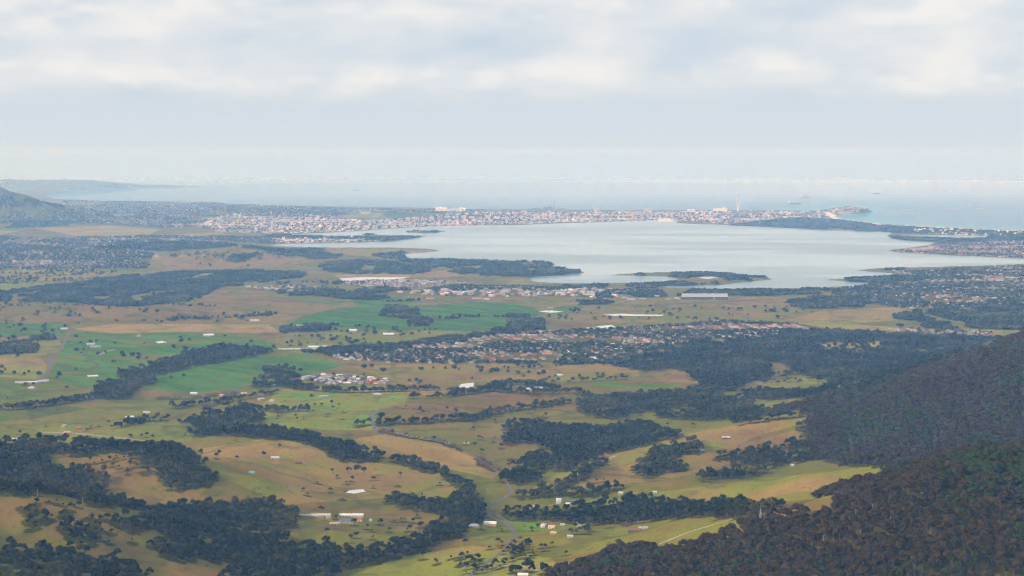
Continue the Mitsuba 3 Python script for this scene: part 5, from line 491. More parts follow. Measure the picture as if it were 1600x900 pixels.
LONE_TREES = [
 (-73.1, 3092.4, 17, 'gum', 'spreading tree alone on the meadow left of the valley lane'),
 (-22.0, 3090.3, 13, 'dense', 'round dark bush at the fence right of the spreading meadow tree'),
 (363.8, 3401.8, 17, 'gum', 'lone tree standing at the right end of the green spur'),
 (-326.1, 3385.1, 15, 'gum', 'spreading tree behind the left long white shed'),
 (-293.9, 3143.4, 16, 'gum', 'broad tree on the slope left of the blue roofed farmhouse'),
 (-170.5, 3155.5, 13, 'gum', 'round tree on the bare earth below the creek bend'),
 (-308.9, 4699.5, 26, 'gum', 'tall tree beside the curving country road'),
 (-535.8, 5316.4, 18, 'dense', 'round dark tree on the olive paddock beside the grey stockyard'),
 (-498.8, 3984.4, 15, 'gum', 'grey tree beside the white hill shed'),
 (-477.2, 4076.4, 10, 'dense', 'small dark tree on the straw hill above the white shed'),
 (-320.1, 3888.4, 17, 'gum', 'wispy tree, left of the group on the straw hill ridge'),
 (-301.7, 3877.6, 24, 'gum', 'tall wispy tree in the middle of the straw hill ridge group'),
 (-290.8, 3899.5, 18, 'gum', 'wispy tree, right of the group on the straw hill ridge'),
 (-351.0, 3869.7, 13, 'gum', 'low wispy tree left of the straw hill ridge group'),
 (-375.6, 3566.7, 9, 'dense', 'lone bush on the dry slope above the poultry sheds'),
 (-82.8, 4351.8, 18, 'dense', 'dark poplar like tree on the olive hillside'),
 (-173.9, 4421.9, 14, 'dense', 'dark tree at the upper end of the bare hedgerow'),
 (263.6, 4148.2, 10, 'dense', 'small round tree on the crest beside the pink house'),
 (46.2, 3761.5, 9, 'dense', 'lone bush on the slope left of the driveway'),
 (152.7, 2842.8, 15, 'dense', 'pointed dark tree at the toe of the forest by the gravel track'),
 (-850.1, 4424.1, 14, 'gum', 'tree, left of three in the row along the white track'),
 (-818.8, 4385.8, 15, 'gum', 'spreading tree, middle of three in the row along the white track'),
 (-786.1, 4345.9, 14, 'dense', 'dark tree, right of three in the row along the white track'),
 (-1247.1, 5574.5, 18, 'dense', 'dark tree on the pale green paddock right of the left edge farm'),
 (-998.1, 5819.6, 17, 'dense', 'round tree, left of two on the lush green paddock'),
 (-968.1, 5865.2, 18, 'dense', 'round tree, right of two on the lush green paddock'),
 (-1272.4, 6360.8, 22, 'dense', 'dark broad tree in the middle of the big green paddock'),
 (-1344.6, 5877.5, 14, 'dense', 'small dark tree by the lane on the green paddock'),
 (-1394.9, 7925.8, 24, 'dense', 'round tree alone on the straw strip'),
 (-1467.9, 7949.2, 22, 'dense', 'dark tree pair on the straw strip, left of the round one'),
 (-640.6, 6033.8, 22, 'dense', 'round dark tree below the lush green fields'),
 (30.1, 4672.1, 16, 'gum', 'tree on the olive hillside above the wooded gully'),
 (19.8, 4723.7, 13, 'dense', 'dark round tree left on the purple hill'),
 (696.1, 3973.0, 9, 'dense', 'dark bush on the dry grass clearing below the ridge'),
 (814.3, 4940.9, 16, 'lime', 'bright lime green tree by the white house below the ridge'),
 (822.0, 5676.4, 17, 'gum', 'dark tree on the yellow clearing, left of two'),
 (871.8, 5667.4, 17, 'gum', 'dark tree on the yellow clearing, right of two'),
 (1126.7, 7054.2, 18, 'gum', 'tall tree at the left end of the upper yellow clearing'),
]


rng = np.random.default_rng(7)

def world(x, y, h):
    return np.stack([x, y, h - drop(x, y)], -1)

def poly(flat):
    p = shapely.Polygon(np.array(flat, float).reshape(-1, 2))
    return p if p.is_valid else p.buffer(0)

def inside(pg, x, y):
    x0, y0, x1, y1 = pg.bounds
    m = (x >= x0) & (x <= x1) & (y >= y0) & (y <= y1)
    m[m] = shapely.contains_xy(pg, x[m], y[m])
    return m

def tag(key, label, category=None, group=None, kind=None):
    labels[key] = {k: v for k, v in (('label', label), ('category', category), ('group', group), ('kind', kind)) if v}

USED = {}
def key_for(name):
    n = USED.get(name, 0); USED[name] = n + 1
    return name if n == 0 else f'{name}_{n:03d}'

# ------------------------------------------------------------------ materials
def rgb(*c):
    return {'type': 'rgb', 'value': [float(v) for v in c]}

def diffuse(c):
    return {'type': 'twosided', 'bsdf': {'type': 'diffuse', 'reflectance': c if isinstance(c, dict) else rgb(*c)}}

def grass(p, n, uv):
    """Grassland. uv.x: from dry (0) to lush (1); uv.y: from bare dark soil and painted tree shade (0) through .5 to bleached straw (1)."""
    u0 = uv.x + .07 * (1 - uv.x)
    big = fbm(p.x / 170, p.y / 170, 0, 3); mid = fbm(p.x / 38, p.y / 60, 3, 3); small = fbm(p.x / 7, p.y / 11, 7, 3)
    u = dr.clip(u0 + (big - .5) * .75 + (mid - .5) * .42 + (small - .5) * .14, 0, 1)
    c = mix([.215, .149, .045], [.134, .146, .018], smoothstep(.1, .5, u))
    c = mix(c, [.052, .150, .016], smoothstep(.55, .95, u))
    strip = cell_rand(dr.floor((p.x * .8 + p.y * .6) / 42), dr.floor(fbm(p.x / 900, p.y / 900, 1, 2) * 9))
    c = c * (1 + (strip - .5) * .30 * smoothstep(.55, .8, u))        # mown and grazed strips
    red = smoothstep(.55, .8, fbm(p.x / 260 + 9, p.y / 260, 2, 3)) * (1 - smoothstep(.2, .5, u))
    c = mix(c, [.150, .092, .058], red * .6)
    gully = 1 - dr.abs(2 * fbm(p.x / 210 + 5, p.y / 260, 4, 4) - 1)
    c = mix(c, [.075, .090, .024], smoothstep(.90, .985, gully) * .55)
    tuft = smoothstep(.58, .78, small) * smoothstep(.4, .7, mid)
    c = c * (1 - .35 * tuft)
    return c * (.10 + 1.48 * uv.y) * (.58 + .50 * mid + .34 * small)
scene['grassland'] = {'type': 'twosided', 'bsdf': {'type': 'diffuse', 'reflectance': mikit.proc(grass)}}

def track_colour(p, n, uv):
    return mi.Color3f(.25, .225, .18) * (.75 + .5 * fbm(p.x / 5, p.y / 5, 0, 3))
def road_colour(p, n, uv):
    return mi.Color3f(.115, .112, .108) * (.8 + .4 * fbm(p.x / 6, p.y / 6, 0, 3))
def sand_colour(p, n, uv):
    return mi.Color3f(.62, .54, .42) * (.8 + .4 * fbm(p.x / 60, p.y / 60, 0, 3))
scene['gravel'] = diffuse(mikit.proc(track_colour))
scene['seal'] = diffuse(mikit.proc(road_colour))
scene['rock'] = diffuse((.30, .27, .24))
scene['tarmac'] = diffuse((.06, .06, .065))
scene['sand'] = diffuse(mikit.proc(sand_colour))

def ripple(p, n, uv):
    return 3.0 * fbm(p.x / 60, p.y / 25, 0, 4) + 10.0 * fbm(p.x / 900 + 3, p.y / 300, 1, 2)
def lake_rough(p, n, uv):
    return .13 + .12 * smoothstep(.4, .62, fbm(p.x / 1500, p.y / 420, 4, 3))
scene['lake_water'] = {'type': 'principled', 'base_color': rgb(.10, .15, .16), 'roughness': mikit.proc(lake_rough), 'specular': .5}
scene['pond_water'] = {'type': 'principled', 'base_color': rgb(.36, .38, .37), 'roughness': .2, 'specular': .5}  # pale base colour painted in for the bright sky mirrored in ponds
def sea_colour(p, n, uv):
    return mix([.10, .18, .29], [.10, .30, .34], uv.x)
def sea_calm(p, n, uv):
    return .86 - .55 * uv.y
scene['sea_water'] = {'type': 'blendbsdf', 'weight': mikit.proc(sea_calm), 'chop': {'type': 'diffuse', 'reflectance': mikit.proc(sea_colour)}, 'calm': {'type': 'plastic', 'int_ior': 1.33, 'diffuse_reflectance': mikit.proc(sea_colour)}}

def leaf_mix(a, b, c):
    """uv.x: tone of the leaf clump; uv.y: the tree's own hue."""
    def fn(p, n, uv):
        g = fbm(p.x / 120, p.y / 120, 1, 3)
        t = uv.y * .7 + (g - .5) * 1.5
        col = mix(a, b, smoothstep(.15, .5, t))
        col = mix(col, c, smoothstep(.55, .8, t))
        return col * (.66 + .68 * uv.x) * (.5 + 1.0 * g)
    return fn
scene['ridge_leaves'] = diffuse(mikit.proc(leaf_mix([.046, .034, .018], [.029, .028, .013], [.018, .040, .008])))
scene['dark_leaves'] = diffuse(mikit.proc(leaf_mix([.010, .021, .008], [.019, .029, .009], [.047, .047, .017])))
scene['lime_leaves'] = diffuse((.16, .24, .05))
scene['bare_twigs'] = diffuse((.12, .085, .082))
scene['bark'] = diffuse((.10, .085, .07))
scene['pale_bark'] = diffuse((.30, .27, .24))
scene['painted'] = {'type': 'twosided', 'bsdf': {'type': 'diffuse', 'reflectance': {'type': 'mesh_attribute', 'name': 'vertex_color'}}}
PAINTS = {}
def paint(c, rough=None):
    c = tuple(round(float(v), 2) for v in c)
    if c not in PAINTS:
        PAINTS[c] = f'paint_{len(PAINTS)}'
        scene[PAINTS[c]] = diffuse(c)
    return PAINTS[c]

# ------------------------------------------------------------------ the ground: one conforming sheet, split into water, roads, paddocks and rough land
lake = poly(LAKE).difference(shapely.union_all([poly(i) for i in ISLANDS])).union(poly(CHANNEL))
coast = np.array(COAST, float).reshape(-1, 2)
sea = shapely.Polygon(np.vstack([coast, [[coast[-1, 0] * 8, coast[-1, 1] * 8], [coast[0, 0] * 5, coast[0, 1] * 5]]])).buffer(0)
sea = sea.difference(shapely.union_all([poly(i) for i in ISLETS]))
ponds = [poly(q) for q in PONDS]
roads = [shapely.LineString(np.array(q, float).reshape(-1, 2)).buffer(wd / 2, cap_style='flat', join_style='round', quad_segs=3) for _, _, wd, q in ROADS]
paddocks = [poly(g) for _, _, _, g in PADDOCKS]
woods = [(k, sp, poly(g)) for k, sp, g in WOODS] + [(k, sp, shapely.LineString(np.array(q, float).reshape(-1, 2)).buffer(hw)) for k, sp, hw, q in LINES]
clearings = shapely.union_all([poly(g) for g in CLEARINGS])
woods = [(k, sp, pg.difference(clearings)) for k, sp, pg in woods]
suburbs = [(n, sp, tf, poly(g)) for n, sp, tf, g in SUBURBS]

G0 = 2.4e6
def chart(x, y):      # a chart of the land in which the sheet's cells are square: bearing and a squeezed distance
    r = np.hypot(x, y)
    return np.stack([np.arctan2(x, y) / .00125, -G0 / np.maximum(r, 200) / 1.0], -1)
ring_g = np.concatenate([-np.arange(G0 / 31000, G0 / 1500, 1.0), -np.geomspace(G0 / 1400, G0 / 250, 24), -np.linspace(G0 / 104000, G0 / 32000, 48)])
bear = np.concatenate([np.arange(-.30, .3001, .00125), np.linspace(-.55, -.305, 40), np.linspace(.305, .55, 40)])
bb, gg = np.meshgrid(bear / .00125, ring_g)
uvp = np.stack([bb.ravel(), gg.ravel()], -1)
uvp = uvp + rng.uniform(-.22, .22, (bb.size, 2)) * (np.abs(uvp[:, 1:]) > G0 / 30000)
rr = -G0 / np.minimum(uvp[:, 1], -5)
ang = uvp[:, 0] * .00125
gx, gy = rr * np.sin(ang), rr * np.cos(ang)

def border(pg, step):
    out = []
    for g in getattr(pg, 'geoms', [pg]):
        for ringline in [g.exterior, *g.interiors]:
            c = np.array(shapely.segmentize(ringline, step).coords)[:-1]
            out.append(c)
    return np.vstack(out)

def edge_points(pg):
    c = np.array(pg.centroid.coords)[0]; r = np.hypot(*c)
    return border(pg, max(4.0, r * .0011))
edges = [edge_points(lake), border(sea.intersection(shapely.box(-16000, 9000, 16000, 52000)), 25.0)]
edges += [edge_points(q) for q in ponds + roads + paddocks] + [edge_points(poly(i)) for i in ISLANDS + ISLETS]
ex = np.vstack(edges)
ex = ex[(np.abs(np.arctan2(ex[:, 0], ex[:, 1])) < .54)]
px = np.concatenate([gx, ex[:, 0]]); py = np.concatenate([gy, ex[:, 1]])
q = chart(px, py)
_, keep = np.unique(np.round(q * 20).astype(np.int64), axis=0, return_index=True)
px, py, q = px[keep], py[keep], q[keep]
tri = Delaunay(q).simplices
a, b, c = q[tri[:, 0]], q[tri[:, 1]], q[tri[:, 2]]
area = (b[:, 0] - a[:, 0]) * (c[:, 1] - a[:, 1]) - (b[:, 1] - a[:, 1]) * (c[:, 0] - a[:, 0])
tri = np.where(area[:, None] > 0, tri, tri[:, ::-1])
tri = tri[np.abs(area) > 1e-4]
cx, cy = px[tri].mean(1), py[tri].mean(1)
cls = np.zeros(len(tri), int)                       # 0 rough land
for i, pg in enumerate(paddocks):
    cls[inside(pg, cx, cy)] = 100 + i
for i, pg in enumerate(roads):
    cls[inside(pg, cx, cy)] = 50 + i
cls[inside(lake, cx, cy)] = 1
cls[inside(sea, cx, cy) | (np.hypot(cx, cy) > 60000)] = 2
for i, pg in enumerate(ponds):
    cls[inside(pg, cx, cy)] = 10 + i
for i in ISLETS:
    cls[inside(poly(i), cx, cy)] = 5
hz = height(px, py)
wet = np.zeros(len(px), bool)
wet[tri[(cls == 1) | (cls == 2)].ravel()] = True
hz[wet] = 0.0
hz = np.where(np.hypot(px, py) > 60000, 0.0, hz)
for i in range(len(ponds)):
    t = np.unique(tri[cls == 10 + i])
    if len(t):
        hz[t] = hz[t].mean() - .5
P3 = world(px, py, hz)

# ------------------------------------------------------------------ where the trees and houses stand
def scatter(pg, sp, rough=0.0):
    """Points on a jittered grid of spacing sp inside the polygon."""
    x0, y0, x1, y1 = pg.bounds
    nx, ny = max(1, int((x1 - x0) / sp)), max(1, int((y1 - y0) / sp))
    ix, iy = np.meshgrid(np.arange(nx + 1), np.arange(ny + 1))
    x = x0 + (ix.ravel() + rng.uniform(0, 1, ix.size)) * sp
    y = y0 + (iy.ravel() + rng.uniform(0, 1, ix.size)) * sp
    ragged = np.stack([x / 80, y / 80, 0 * x], -1)
    m = inside(pg, x + (meshkit.fbm(ragged, 3, 31) - .5) * rough, y + (meshkit.fbm(ragged, 3, 32) - .5) * rough)
    return np.stack([x[m], y[m]], -1)

def streets(pg, sp):
    """House plots in double rows along slightly curved streets."""
    c = np.array(pg.centroid.coords)[0]; x0, y0, x1, y1 = pg.bounds
    R = math.hypot(x1 - x0, y1 - y0) / 2 + sp
    a_ = sp * .74; n = int(R / a_)
    i, j = np.meshgrid(np.arange(-n, n + 1), np.arange(-n, n + 1)); i, j = i.ravel(), j.ravel()
    keep_ = (j % 3 != 0) & (i % 9 != 0)
    s, t = (i[keep_] + rng.normal(0, .24, keep_.sum())) * a_ * 1.1, (j[keep_] + rng.normal(0, .22, keep_.sum())) * a_ * .95
    t = t + 60 * np.sin(s / 420 + c[0] / 300)
    th = .35 + c[1] / 5000
    x, y = c[0] + s * math.cos(th) - t * math.sin(th), c[1] + s * math.sin(th) + t * math.cos(th)
    q_ = np.stack([x / 260, y / 260, 0 * x], -1)
    m = inside(pg, x + (meshkit.fbm(q_, 2, 51) - .5) * sp * 5, y + (meshkit.fbm(q_, 2, 52) - .5) * sp * 5) & (meshkit.fbm(q_ * .8, 2, 53) > .24)
    return np.stack([x[m], y[m]], -1)

sheds = np.array([[e[2], e[3], max(e[4], e[5])] for e in BUILDINGS], float)
def clear(p):
    """Drops points that stand in water, on a road or in a building."""
    x, y = p[:, 0], p[:, 1]
    m = ~inside(lake, x, y) & ~inside(sea, x, y)
    for g in roads + ponds:
        m &= ~inside(g, x, y)
    for bx, by, bl in sheds:
        m &= np.hypot(x - bx, y - by) > bl * .55 + 3
    return p[m]

view_c, view_s = math.cos(PITCH), math.sin(PITCH)
def seen(p, h):
    """True where a thing h tall at p is in the picture's angle and its top clears the land before it."""
    x, y = p[:, 0], p[:, 1]
    z = height(x, y) + h - drop(x, y) - CAM_Z
    fwd = y * view_c - z * view_s; up = y * view_s + z * view_c
    m = (np.abs(x / fwd) < .2555) & (up / fwd > -.1425)
    t = np.linspace(.3, .985, 60)[None, :]
    xx, yy = x[:, None] * t, y[:, None] * t
    line = CAM_Z + z[:, None] * t
    return m & ((line - height(xx, yy) + drop(xx, yy)).min(1) > 0)

near_pts, far_pts, lone_place = [], [], []
for k, sp, pg in woods:
    p = clear(scatter(pg, sp, {'bare': 25.0, 'creek': 45.0}.get(k, 110.0)))
    if not len(p):
        continue
    if k == 'far':
        p = p[meshkit.fbm(np.stack([p[:, 0] / 110, p[:, 1] / 380, 0 * p[:, 0]], -1), 3, 3) > .37]
        far_pts.append(np.column_stack([p, np.full(len(p), 13.0)]))
    else:
        k, keep_above = {'creek': ('mid', .2), 'hill': ('hill', 0.0)}.get(k, (k, .35))
        gap = meshkit.fbm(np.stack([p[:, 0] / 75, p[:, 1] / 95, 0 * p[:, 0]], -1), 3, 41)
        near_pts.append((k, p[gap > keep_above]))
for place_name, k, n, g in SCATTER:
    pg = poly(g)
    x0, y0, x1, y1 = pg.bounds
    p = np.stack([rng.uniform(x0, x1, n * 5), rng.uniform(y0, y1, n * 5)], -1)
    clump = meshkit.noise(np.stack([p[:, 0] / 160, p[:, 1] / 160, 0 * p[:, 0]], -1), 9)
    p = clear(p[inside(pg, p[:, 0], p[:, 1]) & (clump > .45)][:n])
    if k == 'far':
        far_pts.append(np.column_stack([p, np.full(len(p), 12.0)]))
    else:
        near_pts.append(('lone', p)); lone_place += [place_name] * len(p)
house_pts = []
n_far_woods = len(far_pts)
for n_, sp, tf, pg in suburbs:
    p = streets(pg, sp)
    m = ~inside(lake, p[:, 0], p[:, 1]) & ~inside(sea, p[:, 0], p[:, 1])
    house_pts.append((n_, p[m]))
    if tf > 0:
        t_ = scatter(pg, sp / math.sqrt(tf))
        t_ = t_[~inside(lake, t_[:, 0], t_[:, 1]) & ~inside(sea, t_[:, 0], t_[:, 1])]
        g_ = meshkit.fbm(np.stack([t_[:, 0] / 300, t_[:, 1] / 300, 0 * t_[:, 0]], -1), 2, 4)
        t_ = t_[g_ > .38]
        far_pts.append(np.column_stack([t_, np.full(len(t_), 10.0)]))


# wetness and brightness of the grass at every corner of the sheet
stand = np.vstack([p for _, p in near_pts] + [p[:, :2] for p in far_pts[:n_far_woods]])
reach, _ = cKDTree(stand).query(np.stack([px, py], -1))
litter_shade = (reach < np.clip(np.hypot(px, py) * .0013, 8, 26)) * 1.0        # dark litter under trees, with canopy shade painted into it
town_floor = np.zeros(len(px))
for _, _, _, pg in suburbs:
    town_floor[inside(pg, px, py)] = 1.0
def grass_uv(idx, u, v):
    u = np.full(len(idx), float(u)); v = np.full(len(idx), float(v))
    t, w_ = town_floor[idx], litter_shade[idx]
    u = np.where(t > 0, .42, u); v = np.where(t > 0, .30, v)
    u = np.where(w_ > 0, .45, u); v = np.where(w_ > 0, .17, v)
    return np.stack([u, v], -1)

def sheet(key, mask, bsdf, uv=None, smooth=True):
    t = tri[mask]
    if not len(t):
        return False
    idx, inv = np.unique(t, return_inverse=True)
    inv = inv.reshape(-1, 3)
    if bsdf.endswith('_water'):          # still water: the normal of the curved earth
        nrm = np.stack([px[idx] / RE, py[idx] / RE, np.ones(len(idx))], -1)
        scene[key] = {'type': 'ply', 'filename': meshkit.write_ply((P3[idx], inv), False, uv(idx) if uv else None, normals=nrm / np.linalg.norm(nrm, axis=1, keepdims=True)), 'face_normals': False, 'bsdf': {'type': 'ref', 'id': bsdf}}
        return True
    scene[key] = mikit.ply(trimesh.Trimesh(P3[idx], inv, process=False), bsdf, smooth=smooth, uv=uv(idx) if uv else None)
    return True

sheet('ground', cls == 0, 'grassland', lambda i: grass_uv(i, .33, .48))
tag('ground', 'rough pasture and wooded ground between the paddocks of the valley', 'ground', kind='structure')
sheet('lake', cls == 1, 'lake_water')
tag('lake', 'broad pale lake lying between the plain and the far shore', 'lake', kind='structure')
shore_d = shapely.LineString(coast)
def sea_uv(i):
    pts = shapely.points(px[i], py[i])
    d = shapely.distance(pts, shore_d)
    return np.stack([np.exp(-d / 500.0) * (px[i] > 3300), np.exp(-d / 9000.0)], -1)
sheet('sea', cls == 2, 'sea_water', sea_uv)
tag('sea', 'open blue sea beyond the coast fading into the haze', 'sea', kind='structure')
if sheet('rock_shelf', cls == 5, 'rock'):
    tag('rock_shelf', 'pale low rocky islets trailing out to sea from the headland', 'rocks', kind='structure')
POND_LABEL = ['bright four sided dam at the upper edge of the valley town', 'pale four sided dam on the tan paddocks in mid valley', 'long narrow pale pond before the lakeside peninsula forest', 'long thin pond on the airfield grass',
    'small pale pond at the edge of the bright green fields', 'white four sided dam on the straw coloured hill', 'small pale pond on the big green paddock', 'white lagoon among the right hand lakeside trees',
    'small pool inside the wooded spit', 'tiny dam on the tan paddock below the town', 'tiny pale dam on the straw strip above the olive paddock']
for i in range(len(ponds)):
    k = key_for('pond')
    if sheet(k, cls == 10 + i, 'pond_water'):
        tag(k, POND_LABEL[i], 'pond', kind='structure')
for i, (name, lab, wd, _) in enumerate(ROADS):
    k = key_for(name)
    if sheet(k, cls == 50 + i, {'track': 'gravel', 'driveway': 'gravel', 'beach': 'sand', 'runway': 'tarmac'}.get(name, 'seal')):
        tag(k, lab, name, kind='structure')
WORDS = {'green': 'lush green', 'dry': 'dry brown', 'straw': 'straw coloured', 'olive': 'olive green'}
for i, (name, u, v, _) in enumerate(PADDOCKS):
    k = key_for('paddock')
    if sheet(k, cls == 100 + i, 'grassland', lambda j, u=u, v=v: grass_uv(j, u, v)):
        cx_, cy_ = paddocks[i].centroid.coords[0]; r_ = math.hypot(cx_, cy_); s_ = cx_ / cy_
        where = ('in the foothills' if r_ < 4000 else 'in the middle of the valley' if r_ < 6000 else 'on the farther plain' if r_ < 9800 else 'towards the lake') + \
                (', far left' if s_ < -.17 else ', left of centre' if s_ < -.05 else ', centre' if s_ < .05 else ', right of centre' if s_ < .15 else ', far right')
        tag(k, f'{WORDS[name]} paddock {where}', 'paddock', f'{WORDS[name]} paddocks {where}', 'structure')

# ------------------------------------------------------------------ trees
def tree_meshes(seed, h, spread, lobes, leaves, leaf, core=True, gum=True):
    """(trunk mesh, crown mesh): a tapered trunk with limbs; a crown of leaf clumps spread through several lobes, dark core inside."""
    g = np.random.default_rng(seed)
    base = h * (.34 if gum else .16)
    cen, rad = [], []
    for i in range(lobes):
        a_ = i * 2.4 + g.uniform(0, 1.2); rr_ = spread * (.12 + .62 * math.sqrt((i + .3) / lobes)) * g.uniform(.8, 1.15)
        cz = h * (.93 - .42 * (rr_ / spread) ** 1.5 * g.uniform(.6, 1.2)) - spread * .22
        cz = max(cz, base + spread * .2)
        cen.append([rr_ * math.cos(a_), rr_ * math.sin(a_), cz]); rad.append(spread * g.uniform(.30, .46))
    cen, rad = np.array(cen), np.array(rad)
    V, F, n = [], [], 0
    # leaf clumps: small tilted triangles on and in the lobes
    which = g.integers(0, lobes, leaves)
    d = g.normal(size=(leaves, 3)); d[:, 2] = d[:, 2] * .9 + .35
    d /= np.linalg.norm(d, axis=1, keepdims=True)
    pos = cen[which] + d * (rad[which] * g.uniform(.72, 1.12, leaves))[:, None] * [1, 1, .8]
    nrm = d + g.normal(size=(leaves, 3)) * .26
    nrm /= np.linalg.norm(nrm, axis=1, keepdims=True)
    t1 = np.cross(nrm, g.normal(size=(leaves, 3))); t1 /= np.linalg.norm(t1, axis=1, keepdims=True)
    t2 = np.cross(nrm, t1)
    s_ = leaf * g.uniform(.6, 1.35, leaves)[:, None]
    tv = np.stack([pos + t1 * s_, pos - t1 * s_ * .6 + t2 * s_ * .9, pos - t1 * s_ * .5 - t2 * s_ * .85], 1).reshape(-1, 3)
    V.append(tv); F.append(np.arange(len(tv)).reshape(-1, 3)); n += len(tv)
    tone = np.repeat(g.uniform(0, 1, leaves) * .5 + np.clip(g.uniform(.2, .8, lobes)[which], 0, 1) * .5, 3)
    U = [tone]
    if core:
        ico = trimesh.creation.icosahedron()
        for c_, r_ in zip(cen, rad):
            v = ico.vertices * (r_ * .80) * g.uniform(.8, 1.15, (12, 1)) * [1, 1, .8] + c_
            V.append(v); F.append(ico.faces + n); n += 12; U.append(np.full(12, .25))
    cv, cf = np.vstack(V), np.vstack(F)
    own_c = np.concatenate([np.repeat(cen[which], 3, 0), np.repeat(cen, 12, 0)]) if core else np.repeat(cen[which], 3, 0)
    mid_c = np.array([0, 0, h * .55])
    cn = cv - own_c; cn /= np.linalg.norm(cn, axis=1, keepdims=True) + 1e-9
    out_ = cv - mid_c; out_ /= np.linalg.norm(out_, axis=1, keepdims=True) + 1e-9
    cn = cn * .65 + out_ * .35 + g.normal(size=cn.shape) * .12      # leaves face outwards from their clump
    cn /= np.linalg.norm(cn, axis=1, keepdims=True)
    fn_ = np.cross(cv[cf[:, 1]] - cv[cf[:, 0]], cv[cf[:, 2]] - cv[cf[:, 0]])
    turn = (fn_ * cn[cf].mean(1)).sum(1) < 0
    cf[turn] = cf[turn][:, ::-1]
    crown = (cv, cf, cn)
    u = np.concatenate(U)
    # trunk and limbs
    parts = []
    def limb(p0, p1, r0, r1, sides=5):
        p0, p1 = np.array(p0, float), np.array(p1, float)
        ax = p1 - p0; ax /= np.linalg.norm(ax)
        e1 = np.cross(ax, [.3, .9, .1]); e1 /= np.linalg.norm(e1); e2 = np.cross(ax, e1)
        an = np.arange(sides) * 2 * np.pi / sides
        ringv = np.cos(an)[:, None] * e1 + np.sin(an)[:, None] * e2
        v = np.vstack([p0 + ringv * r0, p1 + ringv * r1])
        f = [[i, (i + 1) % sides, (i + 1) % sides + sides] for i in range(sides)] + [[i, (i + 1) % sides + sides, i + sides] for i in range(sides)]
        parts.append(trimesh.Trimesh(v, f, process=False))
    fork = [g.uniform(-.3, .3), g.uniform(-.3, .3), base]
    limb([0, 0, -1.0], fork, h * .024, h * .017)
    for c_ in cen[:5]:
        limb(fork, c_, h * .013, h * .005, 3)
    trunk = trimesh.util.concatenate(parts)
    return trunk, crown, np.stack([u, np.full(len(u), (seed * .618) % 1.0)], -1)

def far_tree(seed, h, r, faces):
    g = np.random.default_rng(seed)
    ico = trimesh.creation.icosahedron()
    v = ico.vertices * g.uniform(.75, 1.2, (12, 1)) * [r, r, h * .42] + [0, 0, h * .55]
    return v, ico.faces

# far trees: one mass
fp = np.vstack(far_pts)
VT = [far_tree(100 + i, 1.0, .48 + .1 * (i % 3), 20) for i in range(8)]
which = rng.integers(0, 8, len(fp))
hh = fp[:, 2] * rng.uniform(.55, 1.35, len(fp))
VV, FF, UU, n = [], [], [], 0
for k in range(8):
    m = which == k
    v, f = VT[k]
    sc = hh[m]
    rr_ = np.hypot(fp[m, 0], fp[m, 1])
    p = world(fp[m, 0], fp[m, 1], height(fp[m, 0], fp[m, 1]) - .5)
    wide = sc * rng.uniform(.8, 1.25, len(sc))
    vv = v[None] * np.stack([wide, wide, sc], -1)[:, None, :] + p[:, None, :]
    VV.append(vv.reshape(-1, 3)); FF.append((f[None] + (np.arange(len(p)) * len(v))[:, None, None]).reshape(-1, 3) + n); n += vv.shape[0] * vv.shape[1]
    UU.append(np.repeat(rng.uniform(0, 1, (len(p), 2)), len(v), 0))
uu = np.vstack(UU)
scene['distant_woods'] = mikit.ply(trimesh.Trimesh(np.vstack(VV), np.vstack(FF), process=False), 'dark_leaves', smooth=True, uv=uu)
tag('distant_woods', 'blue green woods and scattered trees of the plain and lake shores', 'woods', kind='stuff')
print('far trees', len(fp))

# near and middle trees: variants, instanced; the ones that show largest are things of their own
KINDS = {}
for i in range(10):
    KINDS[('hill', i)] = tree_meshes(10 + i, 18 + 1.8 * (i % 4), 7.0 + .7 * (i % 3), 8, 300, 1.15)
for i in range(10):
    KINDS[('mid', i)] = tree_meshes(40 + i, 14 + 1.5 * (i % 4), 6.6 + .6 * (i % 3), 5, 100, 1.6, gum=i % 2 == 0)
for i in range(4):
    KINDS[('lone', i)] = tree_meshes(70 + i, 11 + 1.5 * (i % 4), 4.6 + .6 * (i % 3), 6, 150, .95, gum=i % 2 == 0)
for i in range(3):
    KINDS[('bare', i)] = tree_meshes(90 + i, 8 + i, 3.6, 5, 90, .7, core=False)
LEAF = {'hill': 'ridge_leaves', 'mid': 'dark_leaves', 'lone': 'dark_leaves', 'bare': 'bare_twigs'}
COUNT = {'hill': 10, 'mid': 10, 'lone': 4, 'bare': 3}
PLY = {}
for (k, i), (tr, cr, u) in KINDS.items():
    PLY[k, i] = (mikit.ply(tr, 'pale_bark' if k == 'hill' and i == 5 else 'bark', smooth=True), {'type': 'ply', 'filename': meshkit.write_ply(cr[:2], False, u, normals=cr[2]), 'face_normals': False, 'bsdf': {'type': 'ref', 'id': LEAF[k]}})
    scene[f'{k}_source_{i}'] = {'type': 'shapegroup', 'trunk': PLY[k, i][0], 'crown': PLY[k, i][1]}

def place(x, y, s, rot, sz=1.0):
    return T().translate([float(x), float(y), float(height(x, y) - drop(x, y)) - .3]).rotate([0, 0, 1], float(rot)).scale([float(s), float(s), float(s * sz)])

def single(key, k, i, m, bsdf=None):
    for part, d in zip(('trunk', 'crown'), PLY[k, i]):
        d = {**d, 'to_world': m}
        if bsdf and part == 'crown':
            d['bsdf'] = {'type': 'ref', 'id': bsdf}
        scene[f'{key}__{part}'] = d

